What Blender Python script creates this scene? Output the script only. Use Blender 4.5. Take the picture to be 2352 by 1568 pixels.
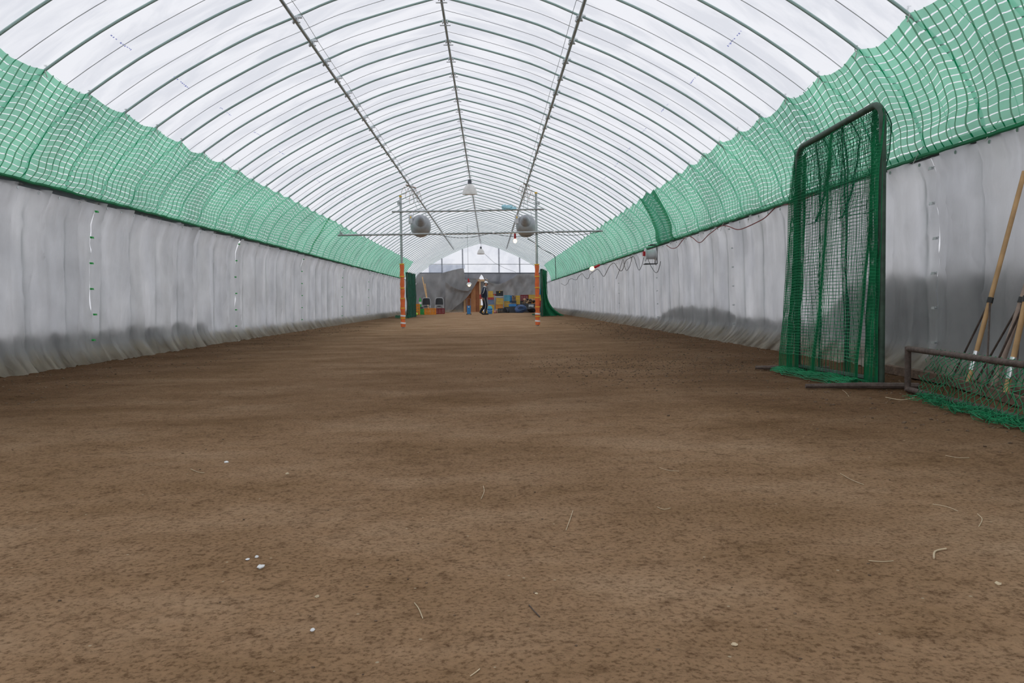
import bpy, math, random
from mathutils import Vector, Matrix, noise
random.seed(7)
for o in list(bpy.data.objects): bpy.data.objects.remove(o)
S = bpy.context.scene
COL = S.collection
PI = math.pi

# ---------------------------------------------------------------- camera
FPX = 1907.0
CZ = 0.70
YAW, PITCH, ROLL = math.radians(-1.492), math.radians(-2.784), -0.0145
cam_d = bpy.data.cameras.new('camera'); cam = bpy.data.objects.new('camera', cam_d); COL.objects.link(cam)
cam_d.sensor_width = 36.0; cam_d.lens = FPX/2352*36.0; cam_d.clip_start = 0.05; cam_d.clip_end = 500
CR = Matrix.Rotation(YAW, 3, 'Z') @ Matrix.Rotation(PI/2+PITCH, 3, 'X') @ Matrix.Rotation(ROLL, 3, 'Z')
cam.matrix_world = Matrix.Translation((0, 0, CZ)) @ CR.to_4x4()
S.camera = cam
# ---------------------------------------------------------------- world: overcast sky
W = bpy.data.worlds.new('overcast'); S.world = W; W.use_nodes = True
nt = W.node_tree; nt.nodes.clear()
wo = nt.nodes.new('ShaderNodeOutputWorld'); bg = nt.nodes.new('ShaderNodeBackground')
tc = nt.nodes.new('ShaderNodeTexCoord'); sx = nt.nodes.new('ShaderNodeSeparateXYZ'); rp = nt.nodes.new('ShaderNodeValToRGB')
nt.links.new(tc.outputs['Generated'], sx.inputs[0]); nt.links.new(sx.outputs['Z'], rp.inputs[0])
rp.color_ramp.elements[0].color = (0.93, 0.935, 0.96, 1); rp.color_ramp.elements[0].position = 0.0
rp.color_ramp.elements[1].color = (1.0, 1.0, 1.03, 1); rp.color_ramp.elements[1].position = 0.8
nt.links.new(rp.outputs[0], bg.inputs[0]); bg.inputs[1].default_value = 1.05
nt.links.new(bg.outputs[0], wo.inputs[0])
# ---------------------------------------------------------------- exposure
S.view_settings.view_transform = 'Standard'; S.view_settings.look = 'None'
S.view_settings.gamma = 1; S.view_settings.use_curve_mapping = False
S.view_settings.exposure = 0.0

def at(px, py, y):
    """the point of the place at depth y seen at photo pixel (px,py)"""
    v = CR @ Vector(((px-1176)/FPX, -(py-784)/FPX, -1.0))
    t = y/v.y
    return Vector((v.x*t, y, CZ+v.z*t))
def onfloor(px, py):
    v = CR @ Vector(((px-1176)/FPX, -(py-784)/FPX, -1.0))
    t = -CZ/v.z
    return Vector((v.x*t, v.y*t, 0))

# ---------------------------------------------------------------- materials
MATS = {}
def mat(name, col, rough=0.7, metal=0.0, var=0.12, scale=8.0, bump=0.0, bscale=40.0, transl=0.0, emit=None, spec=0.4):
    if name in MATS: return MATS[name]
    m = bpy.data.materials.new(name); m.use_nodes = True; MATS[name] = m
    t = m.node_tree; n = t.nodes; L = t.links
    b = n['Principled BSDF']; out = n['Material Output']
    b.inputs['Roughness'].default_value = rough; b.inputs['Metallic'].default_value = metal
    b.inputs['Specular IOR Level'].default_value = spec
    g = n.new('ShaderNodeNewGeometry'); nz = n.new('ShaderNodeTexNoise'); nz.inputs['Scale'].default_value = scale
    nz.inputs['Detail'].default_value = 4
    L.new(g.outputs['Position'], nz.inputs['Vector'])
    r = n.new('ShaderNodeValToRGB'); L.new(nz.outputs['Fac'], r.inputs[0])
    r.color_ramp.elements[0].position = 0.3; r.color_ramp.elements[1].position = 0.7
    r.color_ramp.elements[0].color = (*[c*(1-var) for c in col], 1); r.color_ramp.elements[1].color = (*[min(1, c*(1+var)) for c in col], 1)
    L.new(r.outputs[0], b.inputs['Base Color'])
    if bump > 0:
        n2 = n.new('ShaderNodeTexNoise'); n2.inputs['Scale'].default_value = bscale; n2.inputs['Detail'].default_value = 5
        L.new(g.outputs['Position'], n2.inputs['Vector'])
        bp = n.new('ShaderNodeBump'); bp.inputs['Strength'].default_value = bump; bp.inputs['Distance'].default_value = 0.02
        L.new(n2.outputs['Fac'], bp.inputs['Height']); L.new(bp.outputs[0], b.inputs['Normal'])
    if transl > 0:
        tr = n.new('ShaderNodeBsdfTranslucent'); L.new(r.outputs[0], tr.inputs[0])
        mx = n.new('ShaderNodeMixShader'); mx.inputs[0].default_value = transl
        L.new(b.outputs[0], mx.inputs[1]); L.new(tr.outputs[0], mx.inputs[2]); L.new(mx.outputs[0], out.inputs[0])
    if emit:
        b.inputs['Emission Color'].default_value = (*emit[:3], 1); b.inputs['Emission Strength'].default_value = emit[3]
    return m

def film_mat(name, tscale=0.34, col=(0.93, 0.94, 0.97)):
    m = bpy.data.materials.new(name); m.use_nodes = True; t = m.node_tree; n = t.nodes; L = t.links
    n.remove(n['Principled BSDF']); out = n['Material Output']
    g = n.new('ShaderNodeNewGeometry')
    mp = n.new('ShaderNodeMapping'); mp.inputs['Scale'].default_value = (0.6, 1.4, 0.6)
    L.new(g.outputs['Position'], mp.inputs[0])
    nz = n.new('ShaderNodeTexNoise'); nz.inputs['Scale'].default_value = 1.1; nz.inputs['Detail'].default_value = 6; nz.inputs['Roughness'].default_value = 0.62
    nz.inputs['Distortion'].default_value = 0.8
    L.new(mp.outputs[0], nz.inputs['Vector'])
    r = n.new('ShaderNodeValToRGB'); L.new(nz.outputs['Fac'], r.inputs[0])
    e = r.color_ramp.elements; e[0].position = 0.42; e[1].position = 0.56
    e[0].color = (col[0]*0.86, col[1]*0.87, col[2]*0.89, 1); e[1].color = (*col, 1)
    tr = n.new('ShaderNodeBsdfTranslucent'); L.new(r.outputs[0], tr.inputs[0])
    df = n.new('ShaderNodeBsdfDiffuse'); df.inputs[0].default_value = (0.75, 0.77, 0.8, 1)
    tp = n.new('ShaderNodeBsdfTransparent'); L.new(r.outputs[0], tp.inputs[0])
    gl = n.new('ShaderNodeBsdfGlossy'); gl.inputs['Roughness'].default_value = 0.25
    n2 = n.new('ShaderNodeTexNoise'); n2.inputs['Scale'].default_value = 5; n2.inputs['Detail'].default_value = 3; n2.inputs['Distortion'].default_value = 1.5
    L.new(g.outputs['Position'], n2.inputs['Vector'])
    bp = n.new('ShaderNodeBump'); bp.inputs['Strength'].default_value = 0.6; bp.inputs['Distance'].default_value = 0.03
    L.new(n2.outputs['Fac'], bp.inputs['Height']); L.new(bp.outputs[0], gl.inputs['Normal'])
    a = n.new('ShaderNodeMixShader'); a.inputs[0].default_value = tscale; L.new(tr.outputs[0], a.inputs[1]); L.new(tp.outputs[0], a.inputs[2])
    b = n.new('ShaderNodeMixShader'); b.inputs[0].default_value = 0.06; L.new(a.outputs[0], b.inputs[1]); L.new(df.outputs[0], b.inputs[2])
    c = n.new('ShaderNodeMixShader'); c.inputs[0].default_value = 0.04; L.new(b.outputs[0], c.inputs[1]); L.new(gl.outputs[0], c.inputs[2])
    L.new(c.outputs[0], out.inputs[0])
    return m

def curtain_mat(name, col, transl):
    m = bpy.data.materials.new(name); m.use_nodes = True; t = m.node_tree; n = t.nodes; L = t.links
    b = n['Principled BSDF']; out = n['Material Output']
    b.inputs['Roughness'].default_value = 0.42; b.inputs['Specular IOR Level'].default_value = 0.35
    g = n.new('ShaderNodeNewGeometry'); sp = n.new('ShaderNodeSeparateXYZ'); L.new(g.outputs['Position'], sp.inputs[0])
    nz = n.new('ShaderNodeTexNoise'); nz.inputs['Scale'].default_value = 1.6; nz.inputs['Detail'].default_value = 5; L.new(g.outputs['Position'], nz.inputs['Vector'])
    r = n.new('ShaderNodeValToRGB'); L.new(nz.outputs['Fac'], r.inputs[0])
    r.color_ramp.elements[0].position = .35; r.color_ramp.elements[1].position = .65
    r.color_ramp.elements[0].color = (*[c*.88 for c in col], 1); r.color_ramp.elements[1].color = (*[c*1.08 for c in col], 1)
    # dusty soil stain on the hem
    n3 = n.new('ShaderNodeTexNoise'); n3.inputs['Scale'].default_value = 5; n3.inputs['Detail'].default_value = 6; L.new(g.outputs['Position'], n3.inputs['Vector'])
    ma = n.new('ShaderNodeMath'); ma.operation = 'MULTIPLY_ADD'; L.new(n3.outputs['Fac'], ma.inputs[0]); ma.inputs[1].default_value = -0.28; L.new(sp.outputs['Z'], ma.inputs[2])
    mr = n.new('ShaderNodeMapRange'); L.new(ma.outputs[0], mr.inputs[0])
    mr.inputs[1].default_value = -0.08; mr.inputs[2].default_value = 0.10; mr.inputs[3].default_value = 0.95; mr.inputs[4].default_value = 0.0
    mx = n.new('ShaderNodeMix'); mx.data_type = 'RGBA'; L.new(mr.outputs[0], mx.inputs[0]); L.new(r.outputs[0], mx.inputs[6]); mx.inputs[7].default_value = (0.62, 0.56, 0.45, 1)
    L.new(mx.outputs[2], b.inputs['Base Color'])
    n2 = n.new('ShaderNodeTexNoise'); n2.inputs['Scale'].default_value = 7; n2.inputs['Detail'].default_value = 5; n2.inputs['Distortion'].default_value = 1.2
    mp = n.new('ShaderNodeMapping'); mp.inputs['Scale'].default_value = (1, 1, 0.35); L.new(g.outputs['Position'], mp.inputs[0]); L.new(mp.outputs[0], n2.inputs['Vector'])
    bp = n.new('ShaderNodeBump'); bp.inputs['Strength'].default_value = 0.5; bp.inputs['Distance'].default_value = 0.02
    L.new(n2.outputs['Fac'], bp.inputs['Height']); L.new(bp.outputs[0], b.inputs['Normal'])
    tr = n.new('ShaderNodeBsdfTranslucent'); L.new(mx.outputs[2], tr.inputs[0])
    L.new(bp.outputs[0], tr.inputs['Normal'])
    ms = n.new('ShaderNodeMixShader')
    n5 = n.new('ShaderNodeTexNoise'); n5.inputs['Scale'].default_value = 2.6; n5.inputs['Detail'].default_value = 5; n5.inputs['Roughness'].default_value = .65  # upright streaks in the translucency imitate fold shade and backlight
    m5 = n.new('ShaderNodeMapping'); m5.inputs['Scale'].default_value = (1, 1.5, .16); L.new(g.outputs['Position'], m5.inputs[0]); L.new(m5.outputs[0], n5.inputs['Vector'])
    r5 = n.new('ShaderNodeMapRange'); L.new(n5.outputs['Fac'], r5.inputs[0]); r5.inputs[1].default_value = .35; r5.inputs[2].default_value = .65
    r5.inputs[3].default_value = transl-.16; r5.inputs[4].default_value = transl+.14; L.new(r5.outputs[0], ms.inputs[0])
    L.new(b.outputs[0], ms.inputs[1]); L.new(tr.outputs[0], ms.inputs[2]); L.new(ms.outputs[0], out.inputs[0])
    return m

def netsheet_mat(name, light=(0.30, 0.80, 0.54), dark=(0.0, 0.25, 0.09), cu=0.135, cv=0.075, slit=0.13, fine=0.10):
    """woven green netting: light cloth cells, dark cross strands, open slits between the rows"""
    m = bpy.data.materials.new(name); m.use_nodes = True; t = m.node_tree; n = t.nodes; L = t.links
    n.remove(n['Principled BSDF']); out = n['Material Output']
    uv = n.new('ShaderNodeUVMap'); uv.uv_map = 'UVMap'; s = n.new('ShaderNodeSeparateXYZ'); L.new(uv.outputs[0], s.inputs[0])
    nzv = n.new('ShaderNodeTexNoise'); nzv.inputs['Scale'].default_value = 3.0; nzv.inputs['Detail'].default_value = 3; L.new(uv.outputs[0], nzv.inputs['Vector'])
    def M(op, a, b=None, c=None):
        x = n.new('ShaderNodeMath'); x.operation = op
        for i, v in enumerate((a, b, c)):
            if v is None: continue
            if isinstance(v, (int, float)): x.inputs[i].default_value = v
            else: L.new(v, x.inputs[i])
        return x.outputs[0]
    j = M('MULTIPLY_ADD', nzv.outputs['Fac'], 0.06, -0.03)
    u = M('ADD', s.outputs[0], j); v = M('ADD', s.outputs[1], j)
    fu = M('ABSOLUTE', M('SUBTRACT', M('FRACT', M('DIVIDE', u, cu)), 0.5))   # .5 on the strand
    fv = M('ABSOLUTE', M('SUBTRACT', M('FRACT', M('DIVIDE', v, cv)), 0.5))
    strand = M('GREATER_THAN', fu, 0.5-0.075)
    nb = n.new('ShaderNodeTexNoise'); nb.inputs['Scale'].default_value = 1.3; nb.inputs['Detail'].default_value = 2; L.new(uv.outputs[0], nb.inputs['Vector'])
    w = M('MULTIPLY_ADD', nb.outputs['Fac'], slit*1.6, slit*0.2-0.5*0)
    half = M('SUBTRACT', 0.5, M('MULTIPLY', w, 0.5))
    slitm = M('MULTIPLY', M('GREATER_THAN', fv, half), M('SUBTRACT', 1.0, strand))
    vor = n.new('ShaderNodeTexNoise'); vor.inputs['Scale'].default_value = 4.0; vor.inputs['Detail'].default_value = 4; L.new(uv.outputs[0], vor.inputs['Vector'])
    tear = M('MULTIPLY', M('GREATER_THAN', vor.outputs['Fac'], 0.735), M('SUBTRACT', 1.0, strand))
    hole = M('MAXIMUM', slitm, tear)
    hole = M('MINIMUM', 1.0, M('ADD', hole, fine))
    cr = n.new('ShaderNodeMix'); cr.data_type = 'RGBA'; L.new(strand, cr.inputs[0]); cr.inputs[6].default_value = (*light, 1); cr.inputs[7].default_value = (*dark, 1)
    nd = n.new('ShaderNodeTexNoise'); nd.inputs['Scale'].default_value = 0.9; nd.inputs['Detail'].default_value = 6; L.new(uv.outputs[0], nd.inputs['Vector'])
    dr = n.new('ShaderNodeMapRange'); L.new(nd.outputs['Fac'], dr.inputs[0]); dr.inputs[1].default_value = .35; dr.inputs[2].default_value = .7; dr.inputs[3].default_value = 1.08; dr.inputs[4].default_value = .72
    hs = n.new('ShaderNodeVectorMath'); hs.operation = 'SCALE'; L.new(cr.outputs[2], hs.inputs[0]); L.new(dr.outputs[0], hs.inputs['Scale'])
    tr = n.new('ShaderNodeBsdfTranslucent'); L.new(hs.outputs[0], tr.inputs[0])
    df = n.new('ShaderNodeBsdfDiffuse'); L.new(hs.outputs[0], df.inputs[0])
    a = n.new('ShaderNodeMixShader'); a.inputs[0].default_value = 0.35; L.new(tr.outputs[0], a.inputs[1]); L.new(df.outputs[0], a.inputs[2])
    tp = n.new('ShaderNodeBsdfTransparent')
    b = n.new('ShaderNodeMixShader'); L.new(hole, b.inputs[0]); L.new(a.outputs[0], b.inputs[1]); L.new(tp.outputs[0], b.inputs[2])
    L.new(b.outputs[0], out.inputs[0])
    return m

def soil_mat():
    m = bpy.data.materials.new('soil'); m.use_nodes = True; t = m.node_tree; n = t.nodes; L = t.links
    b = n['Principled BSDF']; b.inputs['Roughness'].default_value = 0.95; b.inputs['Specular IOR Level'].default_value = 0.04
    g = n.new('ShaderNodeNewGeometry'); P = g.outputs['Position']
    def nz(scale, det=6, rough=0.6, sc=(1, 1, 1), dist=0.0):
        x = n.new('ShaderNodeTexNoise'); x.inputs['Scale'].default_value = scale; x.inputs['Detail'].default_value = det
        x.inputs['Roughness'].default_value = rough; x.inputs['Distortion'].default_value = dist
        mp = n.new('ShaderNodeMapping'); mp.inputs['Scale'].default_value = sc; L.new(P, mp.inputs[0]); L.new(mp.outputs[0], x.inputs['Vector'])
        return x.outputs['Fac']
    def ramp(f, stops):
        r = n.new('ShaderNodeValToRGB'); L.new(f, r.inputs[0]); e = r.color_ramp.elements
        while len(e) < len(stops): e.new(0.5)
        for i, (p, c) in enumerate(stops): e[i].position = p; e[i].color = (*c, 1)
        return r.outputs[0]
    def mix(f, a, b2, mode='MIX'):
        x = n.new('ShaderNodeMix'); x.data_type = 'RGBA'; x.blend_type = mode
        if isinstance(f, float): x.inputs[0].default_value = f
        else: L.new(f, x.inputs[0])
        for k, q in ((6, a), (7, b2)):
            if isinstance(q, tuple): x.inputs[k].default_value = (*q, 1)
            else: L.new(q, x.inputs[k])
        return x.outputs[2]
    base = ramp(nz(1.1, 8, 0.62, (0.8, 1.3, 1)), [(0.3, (0.26, 0.155, 0.080)), (0.5, (0.36, 0.225, 0.130)), (0.7, (0.46, 0.31, 0.195))])
    mid = ramp(nz(14, 6, 0.7), [(0.30, (0.50, 0.46, 0.43)), (0.46, (1, 1, 1)), (0.72, (1.15, 1.14, 1.13))])
    c = mix(0.8, base, mid, 'MULTIPLY')
    fine = ramp(nz(75, 4, 0.7), [(0.37, (0.42, 0.38, 0.35)), (0.5, (1, 1, 1)), (0.75, (1.25, 1.22, 1.2))])
    c = mix(0.75, c, fine, 'MULTIPLY')
    # damp soil along both sides
    sp = n.new('ShaderNodeSeparateXYZ'); L.new(P, sp.inputs[0])
    ax = n.new('ShaderNodeMath'); ax.operation = 'ADD'; L.new(sp.outputs[0], ax.inputs[0]); ax.inputs[1].default_value = 0.57
    ab = n.new('ShaderNodeMath'); ab.operation = 'ABSOLUTE'; L.new(ax.outputs[0], ab.inputs[0])
    nn = n.new('ShaderNodeMath'); nn.operation = 'MULTIPLY_ADD'; L.new(nz(0.9, 6, 0.6, (1, .6, 1)), nn.inputs[0]); nn.inputs[1].default_value = 3.0; L.new(ab.outputs[0], nn.inputs[2])
    mr = n.new('ShaderNodeMapRange'); L.new(nn.outputs[0], mr.inputs[0]); mr.inputs[1].default_value = 3.3; mr.inputs[2].default_value = 5.2; mr.inputs[3].default_value = 0; mr.inputs[4].default_value = .85
    yr = n.new('ShaderNodeValToRGB'); ym = n.new('ShaderNodeMath'); ym.operation = 'MULTIPLY_ADD'; L.new(nz(.5, 6, .6), ym.inputs[0]); ym.inputs[1].default_value = 5.0; L.new(sp.outputs[1], ym.inputs[2])  # darker band along the tunnel: light falloff painted into the soil colour
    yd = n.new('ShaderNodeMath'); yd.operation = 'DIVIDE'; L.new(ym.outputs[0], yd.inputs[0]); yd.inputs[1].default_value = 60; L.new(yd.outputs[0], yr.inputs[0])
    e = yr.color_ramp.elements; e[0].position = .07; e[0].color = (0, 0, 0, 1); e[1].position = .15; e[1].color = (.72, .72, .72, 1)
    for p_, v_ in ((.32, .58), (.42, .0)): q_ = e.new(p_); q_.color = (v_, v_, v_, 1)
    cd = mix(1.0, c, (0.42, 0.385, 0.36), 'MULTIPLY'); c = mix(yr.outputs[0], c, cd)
    cm = mix(1.0, c, (0.50, 0.46, 0.44), 'MULTIPLY'); c = mix(mr.outputs[0], c, cm)
    # pale grit
    v = n.new('ShaderNodeTexVoronoi'); v.inputs['Scale'].default_value = 26; L.new(P, v.inputs['Vector'])
    wn = n.new('ShaderNodeSeparateXYZ'); L.new(v.outputs['Color'], wn.inputs[0])
    q1 = n.new('ShaderNodeMath'); q1.operation = 'LESS_THAN'; L.new(v.outputs['Distance'], q1.inputs[0]); q1.inputs[1].default_value = 0.10
    q2 = n.new('ShaderNodeMath'); q2.operation = 'GREATER_THAN'; L.new(wn.outputs[0], q2.inputs[0]); q2.inputs[1].default_value = 0.93
    q3 = n.new('ShaderNodeMath'); q3.operation = 'MULTIPLY'; L.new(q1.outputs[0], q3.inputs[0]); L.new(q2.outputs[0], q3.inputs[1])
    c = mix(q3.outputs[0], c, (0.5, 0.40, 0.27))
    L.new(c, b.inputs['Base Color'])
    bp = n.new('ShaderNodeBump'); bp.inputs['Strength'].default_value = 0.9; bp.inputs['Distance'].default_value = 0.012
    L.new(nz(28, 8, 0.72), bp.inputs['Height']); L.new(bp.outputs[0], b.inputs['Normal'])
    return m

M_film = film_mat('greenhouse_film'); M_side = film_mat('side_film', 0.65, (0.90, 0.90, 0.92))
M_soil = soil_mat(); M_clod = mat('soil_clod', (0.16, 0.105, 0.066), .95, var=.5, scale=30, bump=.4)
M_galv = mat('galvanised_pipe', (0.33, 0.46, 0.43), 0.35, 0.2, var=.12, scale=5)
M_steel = mat('zinc_pipe', (0.40, 0.43, 0.43), 0.42, 0.6, var=.2, scale=6)
M_clamp = mat('pressed_clamp', (0.62, 0.65, 0.66), 0.4, 0.5)
M_curL = curtain_mat('grey_curtain', (0.585, 0.58, 0.575), 0.80)
M_tarp = curtain_mat('grey_tarp', (0.42, 0.42, 0.42), 0.40)
M_net = netsheet_mat('green_net_cloth'); M_netd = netsheet_mat('folded_green_net', (0.10, 0.42, 0.25), (0.02, 0.15, 0.08), slit=.05, fine=.03)
M_gnet = mat('green_cord', (0.014, 0.27, 0.11), .6, var=.3, scale=4, transl=.25)
M_gdark = mat('dark_green_cord', (0.01, 0.15, 0.08), .6, var=.3, scale=4, transl=.15)
M_rust = mat('rusty_pipe', (0.115, 0.085, 0.072), .7, .2, var=.35, scale=25, bump=.3, bscale=90)
M_gpipe = mat('green_painted_pipe', (0.05, 0.085, 0.062), .55, .1, var=.3, scale=14)
M_wood = mat('bamboo_wood', (0.55, 0.34, 0.16), .55, var=.2, scale=9)
M_wood2 = mat('weathered_wood', (0.36, 0.27, 0.22), .7, var=.25, scale=14)
M_ply = mat('reddish_plywood', (0.37, 0.15, 0.065), .6, var=.2, scale=3)
M_pine = mat('pale_pine', (0.62, 0.42, 0.24), .6, var=.12, scale=5)
M_orange = mat('orange_padding', (0.80, 0.17, 0.05), .6, var=.1, scale=9, bump=.3, bscale=30)
M_yel = mat('yellow_plastic', (0.72, 0.45, 0.05), .5); M_ytie = mat('yellow_strap', (0.85, 0.55, 0.05), .5)
M_white = mat('white_plastic', (0.85, 0.86, 0.87), .45, var=.05); M_shade = mat('lamp_shade_enamel', (0.80, 0.79, 0.76), .45, var=.1, transl=.15)
M_grey = mat('grey_metal_paint', (0.33, 0.35, 0.38), .4, .1); M_lgrey = mat('light_grey_metal', (0.62, 0.64, 0.66), .4, .2)
M_black = mat('black_plastic', (0.025, 0.026, 0.028), .5); M_blackcord = mat('black_cord', (0.03, 0.03, 0.03), .5)
M_redcord = mat('red_cord', (0.22, 0.03, 0.03), .5); M_red = mat('red_plastic', (0.50, 0.02, 0.03), .45); M_dred = mat('dark_red_plastic', (0.24, 0.02, 0.03), .5)
M_blue = mat('blue_plastic', (0.05, 0.25, 0.60), .45); M_teal = mat('teal_plastic', (0.09, 0.42, 0.58), .45); M_gblue = mat('slate_blue_plastic', (0.14, 0.23, 0.40), .5)
M_green = mat('bright_green_plastic', (0.04, 0.45, 0.10), .5); M_orp = mat('orange_plastic', (0.80, 0.30, 0.03), .5)
M_dkgrey = mat('dark_grey_plastic', (0.075, 0.085, 0.10), .6); M_pink = mat('pink_plastic', (0.75, 0.42, 0.38), .5)
M_string = mat('white_string', (0.7, 0.72, 0.7), .7); M_straw = mat('dry_straw', (0.60, 0.48, 0.32), .8, var=.2)
M_scrap = mat('white_scrap', (0.80, 0.80, 0.80), .6); M_snow = mat('packed_snow', (0.80, 0.82, 0.86), .8, var=.04)
M_bluebag = mat('navy_nylon', (0.055, 0.10, 0.22), .6, bump=.5, bscale=12); M_ltblue = mat('pale_blue_vinyl', (0.38, 0.68, 0.78), .4)
M_navy = mat('navy_tracksuit', (0.02, 0.03, 0.055), .75, bump=.4, bscale=25); M_skin = mat('skin', (0.48, 0.27, 0.19), .6, var=.05)
M_hair = mat('black_hair', (0.015, 0.012, 0.01), .6); M_shoe = mat('dark_shoe', (0.03, 0.03, 0.035), .6)
M_bulb = mat('lit_bulb_glass', (1, .8, .55), .2, emit=(1.0, 0.62, 0.30, 3.0)); M_print = mat('blue_print', (0.40, 0.44, 0.92), .5, transl=.5)
M_leather = mat('worn_leather', (0.33, 0.20, 0.12), .6, var=.5, scale=14, bump=.5)
M_plank = mat('damp_wood', (0.17, 0.11, 0.075), .8, var=.4, scale=18, bump=.4)
M_silver = mat('silver_tape', (0.75, 0.75, 0.76), .2, .8)

# ---------------------------------------------------------------- mesh builder
class MB:
    def __init__(s): s.v = []; s.f = []; s.uv = None
    def box(s, c, d, R=None, taper=1.0):
        i = len(s.v); c = Vector(c)
        for z in (-1, 1):
            for y in (-1, 1):
                for x in (-1, 1):
                    k = taper if z < 0 else 1.0
                    p = Vector((x*d[0]/2*k, y*d[1]/2*k, z*d[2]/2))
                    if R is not None: p = R @ p
                    s.v.append(c+p)
        for q in ((0, 2, 3, 1), (4, 5, 7, 6), (0, 1, 5, 4), (2, 6, 7, 3), (0, 4, 6, 2), (1, 3, 7, 5)): s.f.append(tuple(i+k for k in q))
        return s
    def tube(s, pts, r, n=8, caps=True):
        pts = [Vector(p) for p in pts]; m = len(pts)
        rr = r if isinstance(r, (list, tuple)) else [r]*m
        i0 = len(s.v); up = None
        for k, p in enumerate(pts):
            t = (pts[min(k+1, m-1)]-pts[max(k-1, 0)])
            if t.length < 1e-9: t = Vector((0, 0, 1))
            t.normalize()
            if up is None:
                up = Vector((0, 0, 1)) if abs(t.z) < .9 else Vector((0, 1, 0))
            up = (up - t*up.dot(t));
            if up.length < 1e-6: up = Vector((1, 0, 0)) - t*t.x
            up.normalize(); sd = t.cross(up)
            for a in range(n):
                w = 2*PI*a/n; s.v.append(p+(up*math.cos(w)+sd*math.sin(w))*rr[k])
        for k in range(m-1):
            for a in range(n):
                b = (a+1) % n; A = i0+k*n
                s.f.append((A+a, A+b, A+n+b, A+n+a))
        if caps:
            s.f.append(tuple(i0+a for a in range(n))[::-1]); s.f.append(tuple(i0+(m-1)*n+a for a in range(n)))
        return s
    def lathe(s, prof, c=(0, 0, 0), R=None, n=24, sx=1, sy=1):
        i0 = len(s.v); c = Vector(c)
        for (r, z) in prof:
            for a in range(n):
                w = 2*PI*a/n; p = Vector((r*math.cos(w)*sx, r*math.sin(w)*sy, z))
                if R is not None: p = R @ p
                s.v.append(c+p)
        for k in range(len(prof)-1):
            for a in range(n):
                b = (a+1) % n; A = i0+k*n
                s.f.append((A+a, A+b, A+n+b, A+n+a))
        if prof[0][0] > 1e-4: s.f.append(tuple(i0+a for a in range(n))[::-1])
        if prof[-1][0] > 1e-4: s.f.append(tuple(i0+(len(prof)-1)*n+a for a in range(n)))
        return s
    def blob(s, c, d, seed=0, amp=.2, n=10, m=7, R=None, fr=1.6):
        i0 = len(s.v); c = Vector(c)
        for k in range(m+1):
            ph = PI*k/m
            for a in range(n):
                w = 2*PI*a/n; p = Vector((math.sin(ph)*math.cos(w), math.sin(ph)*math.sin(w), math.cos(ph)))
                q = p*(1+amp*noise.noise(p*fr+Vector((seed*3.1, seed*1.7, 0))))
                q = Vector((q.x*d[0]/2, q.y*d[1]/2, q.z*d[2]/2))
                if R is not None: q = R @ q
                s.v.append(c+q)
        for k in range(m):
            for a in range(n):
                b = (a+1) % n; A = i0+k*n; s.f.append((A+a, A+n+a, A+n+b, A+b))
        return s
    def grid(s, fn, nu, nv, uvf=None):
        i0 = len(s.v)
        if uvf and s.uv is None: s.uv = {}
        for i in range(nu+1):
            for j in range(nv+1):
                s.v.append(Vector(fn(i/nu, j/nv)))
                if uvf: s.uv[len(s.v)-1] = uvf(i/nu, j/nv)
        for i in range(nu):
            for j in range(nv):
                A = i0+i*(nv+1)+j; s.f.append((A, A+1, A+nv+2, A+nv+1))
        return s
    def cordnet(s, fn, nu, nv, r, keep=None):
        """real knotted net: a thin cord along every cell edge"""
        P = [[Vector(fn(i/nu, j/nv)) for j in range(nv+1)] for i in range(nu+1)]
        for i in range(nu+1):
            for j in range(nv+1):
                for (a, b) in ((i+1, j), (i, j+1)):
                    if a <= nu and b <= nv and (keep is None or keep(i, j)):
                        s._seg(P[i][j], P[a][b], r)
        return s
    def _seg(s, p, q, r):
        t = (q-p)
        if t.length < 1e-7: return
        t.normalize(); u = Vector((0, 0, 1)) if abs(t.z) < .8 else Vector((0, 1, 0)); u = (u-t*u.dot(t)).normalized(); w = t.cross(u); i = len(s.v)
        for e in (p, q):
            for k in range(3):
                a = 2*PI*k/3; s.v.append(e+(u*math.cos(a)+w*math.sin(a))*r)
        for k in range(3):
            b = (k+1) % 3; s.f.append((i+k, i+b, i+3+b, i+3+k))
    def build(s, name, m, parent=None, smooth=True, origin=None):
        if parent is not None:
            o0 = Vector((0, 0, 0)); p = parent
            while p is not None: o0 = o0+p.location; p = p.parent
        elif origin is not None: o0 = Vector(origin)
        else:
            xs = [p.x for p in s.v]; ys = [p.y for p in s.v]; zs = [p.z for p in s.v]
            o0 = Vector(((min(xs)+max(xs))/2, (min(ys)+max(ys))/2, min(zs)))
        me = bpy.data.meshes.new(name); me.from_pydata([tuple(p-o0) for p in s.v], [], s.f)
        if s.uv:
            l = me.uv_layers.new(name='UVMap')
            for lp in me.loops: l.data[lp.index].uv = s.uv.get(lp.vertex_index, (0, 0))
        me.materials.append(m)
        if smooth:
            me.shade_smooth()
            try: me.set_sharp_from_angle(angle=math.radians(40))
            except Exception: pass
        o = bpy.data.objects.new(name, me); COL.objects.link(o)
        if parent is not None: o.parent = parent
        else: o.location = o0
        return o

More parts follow.
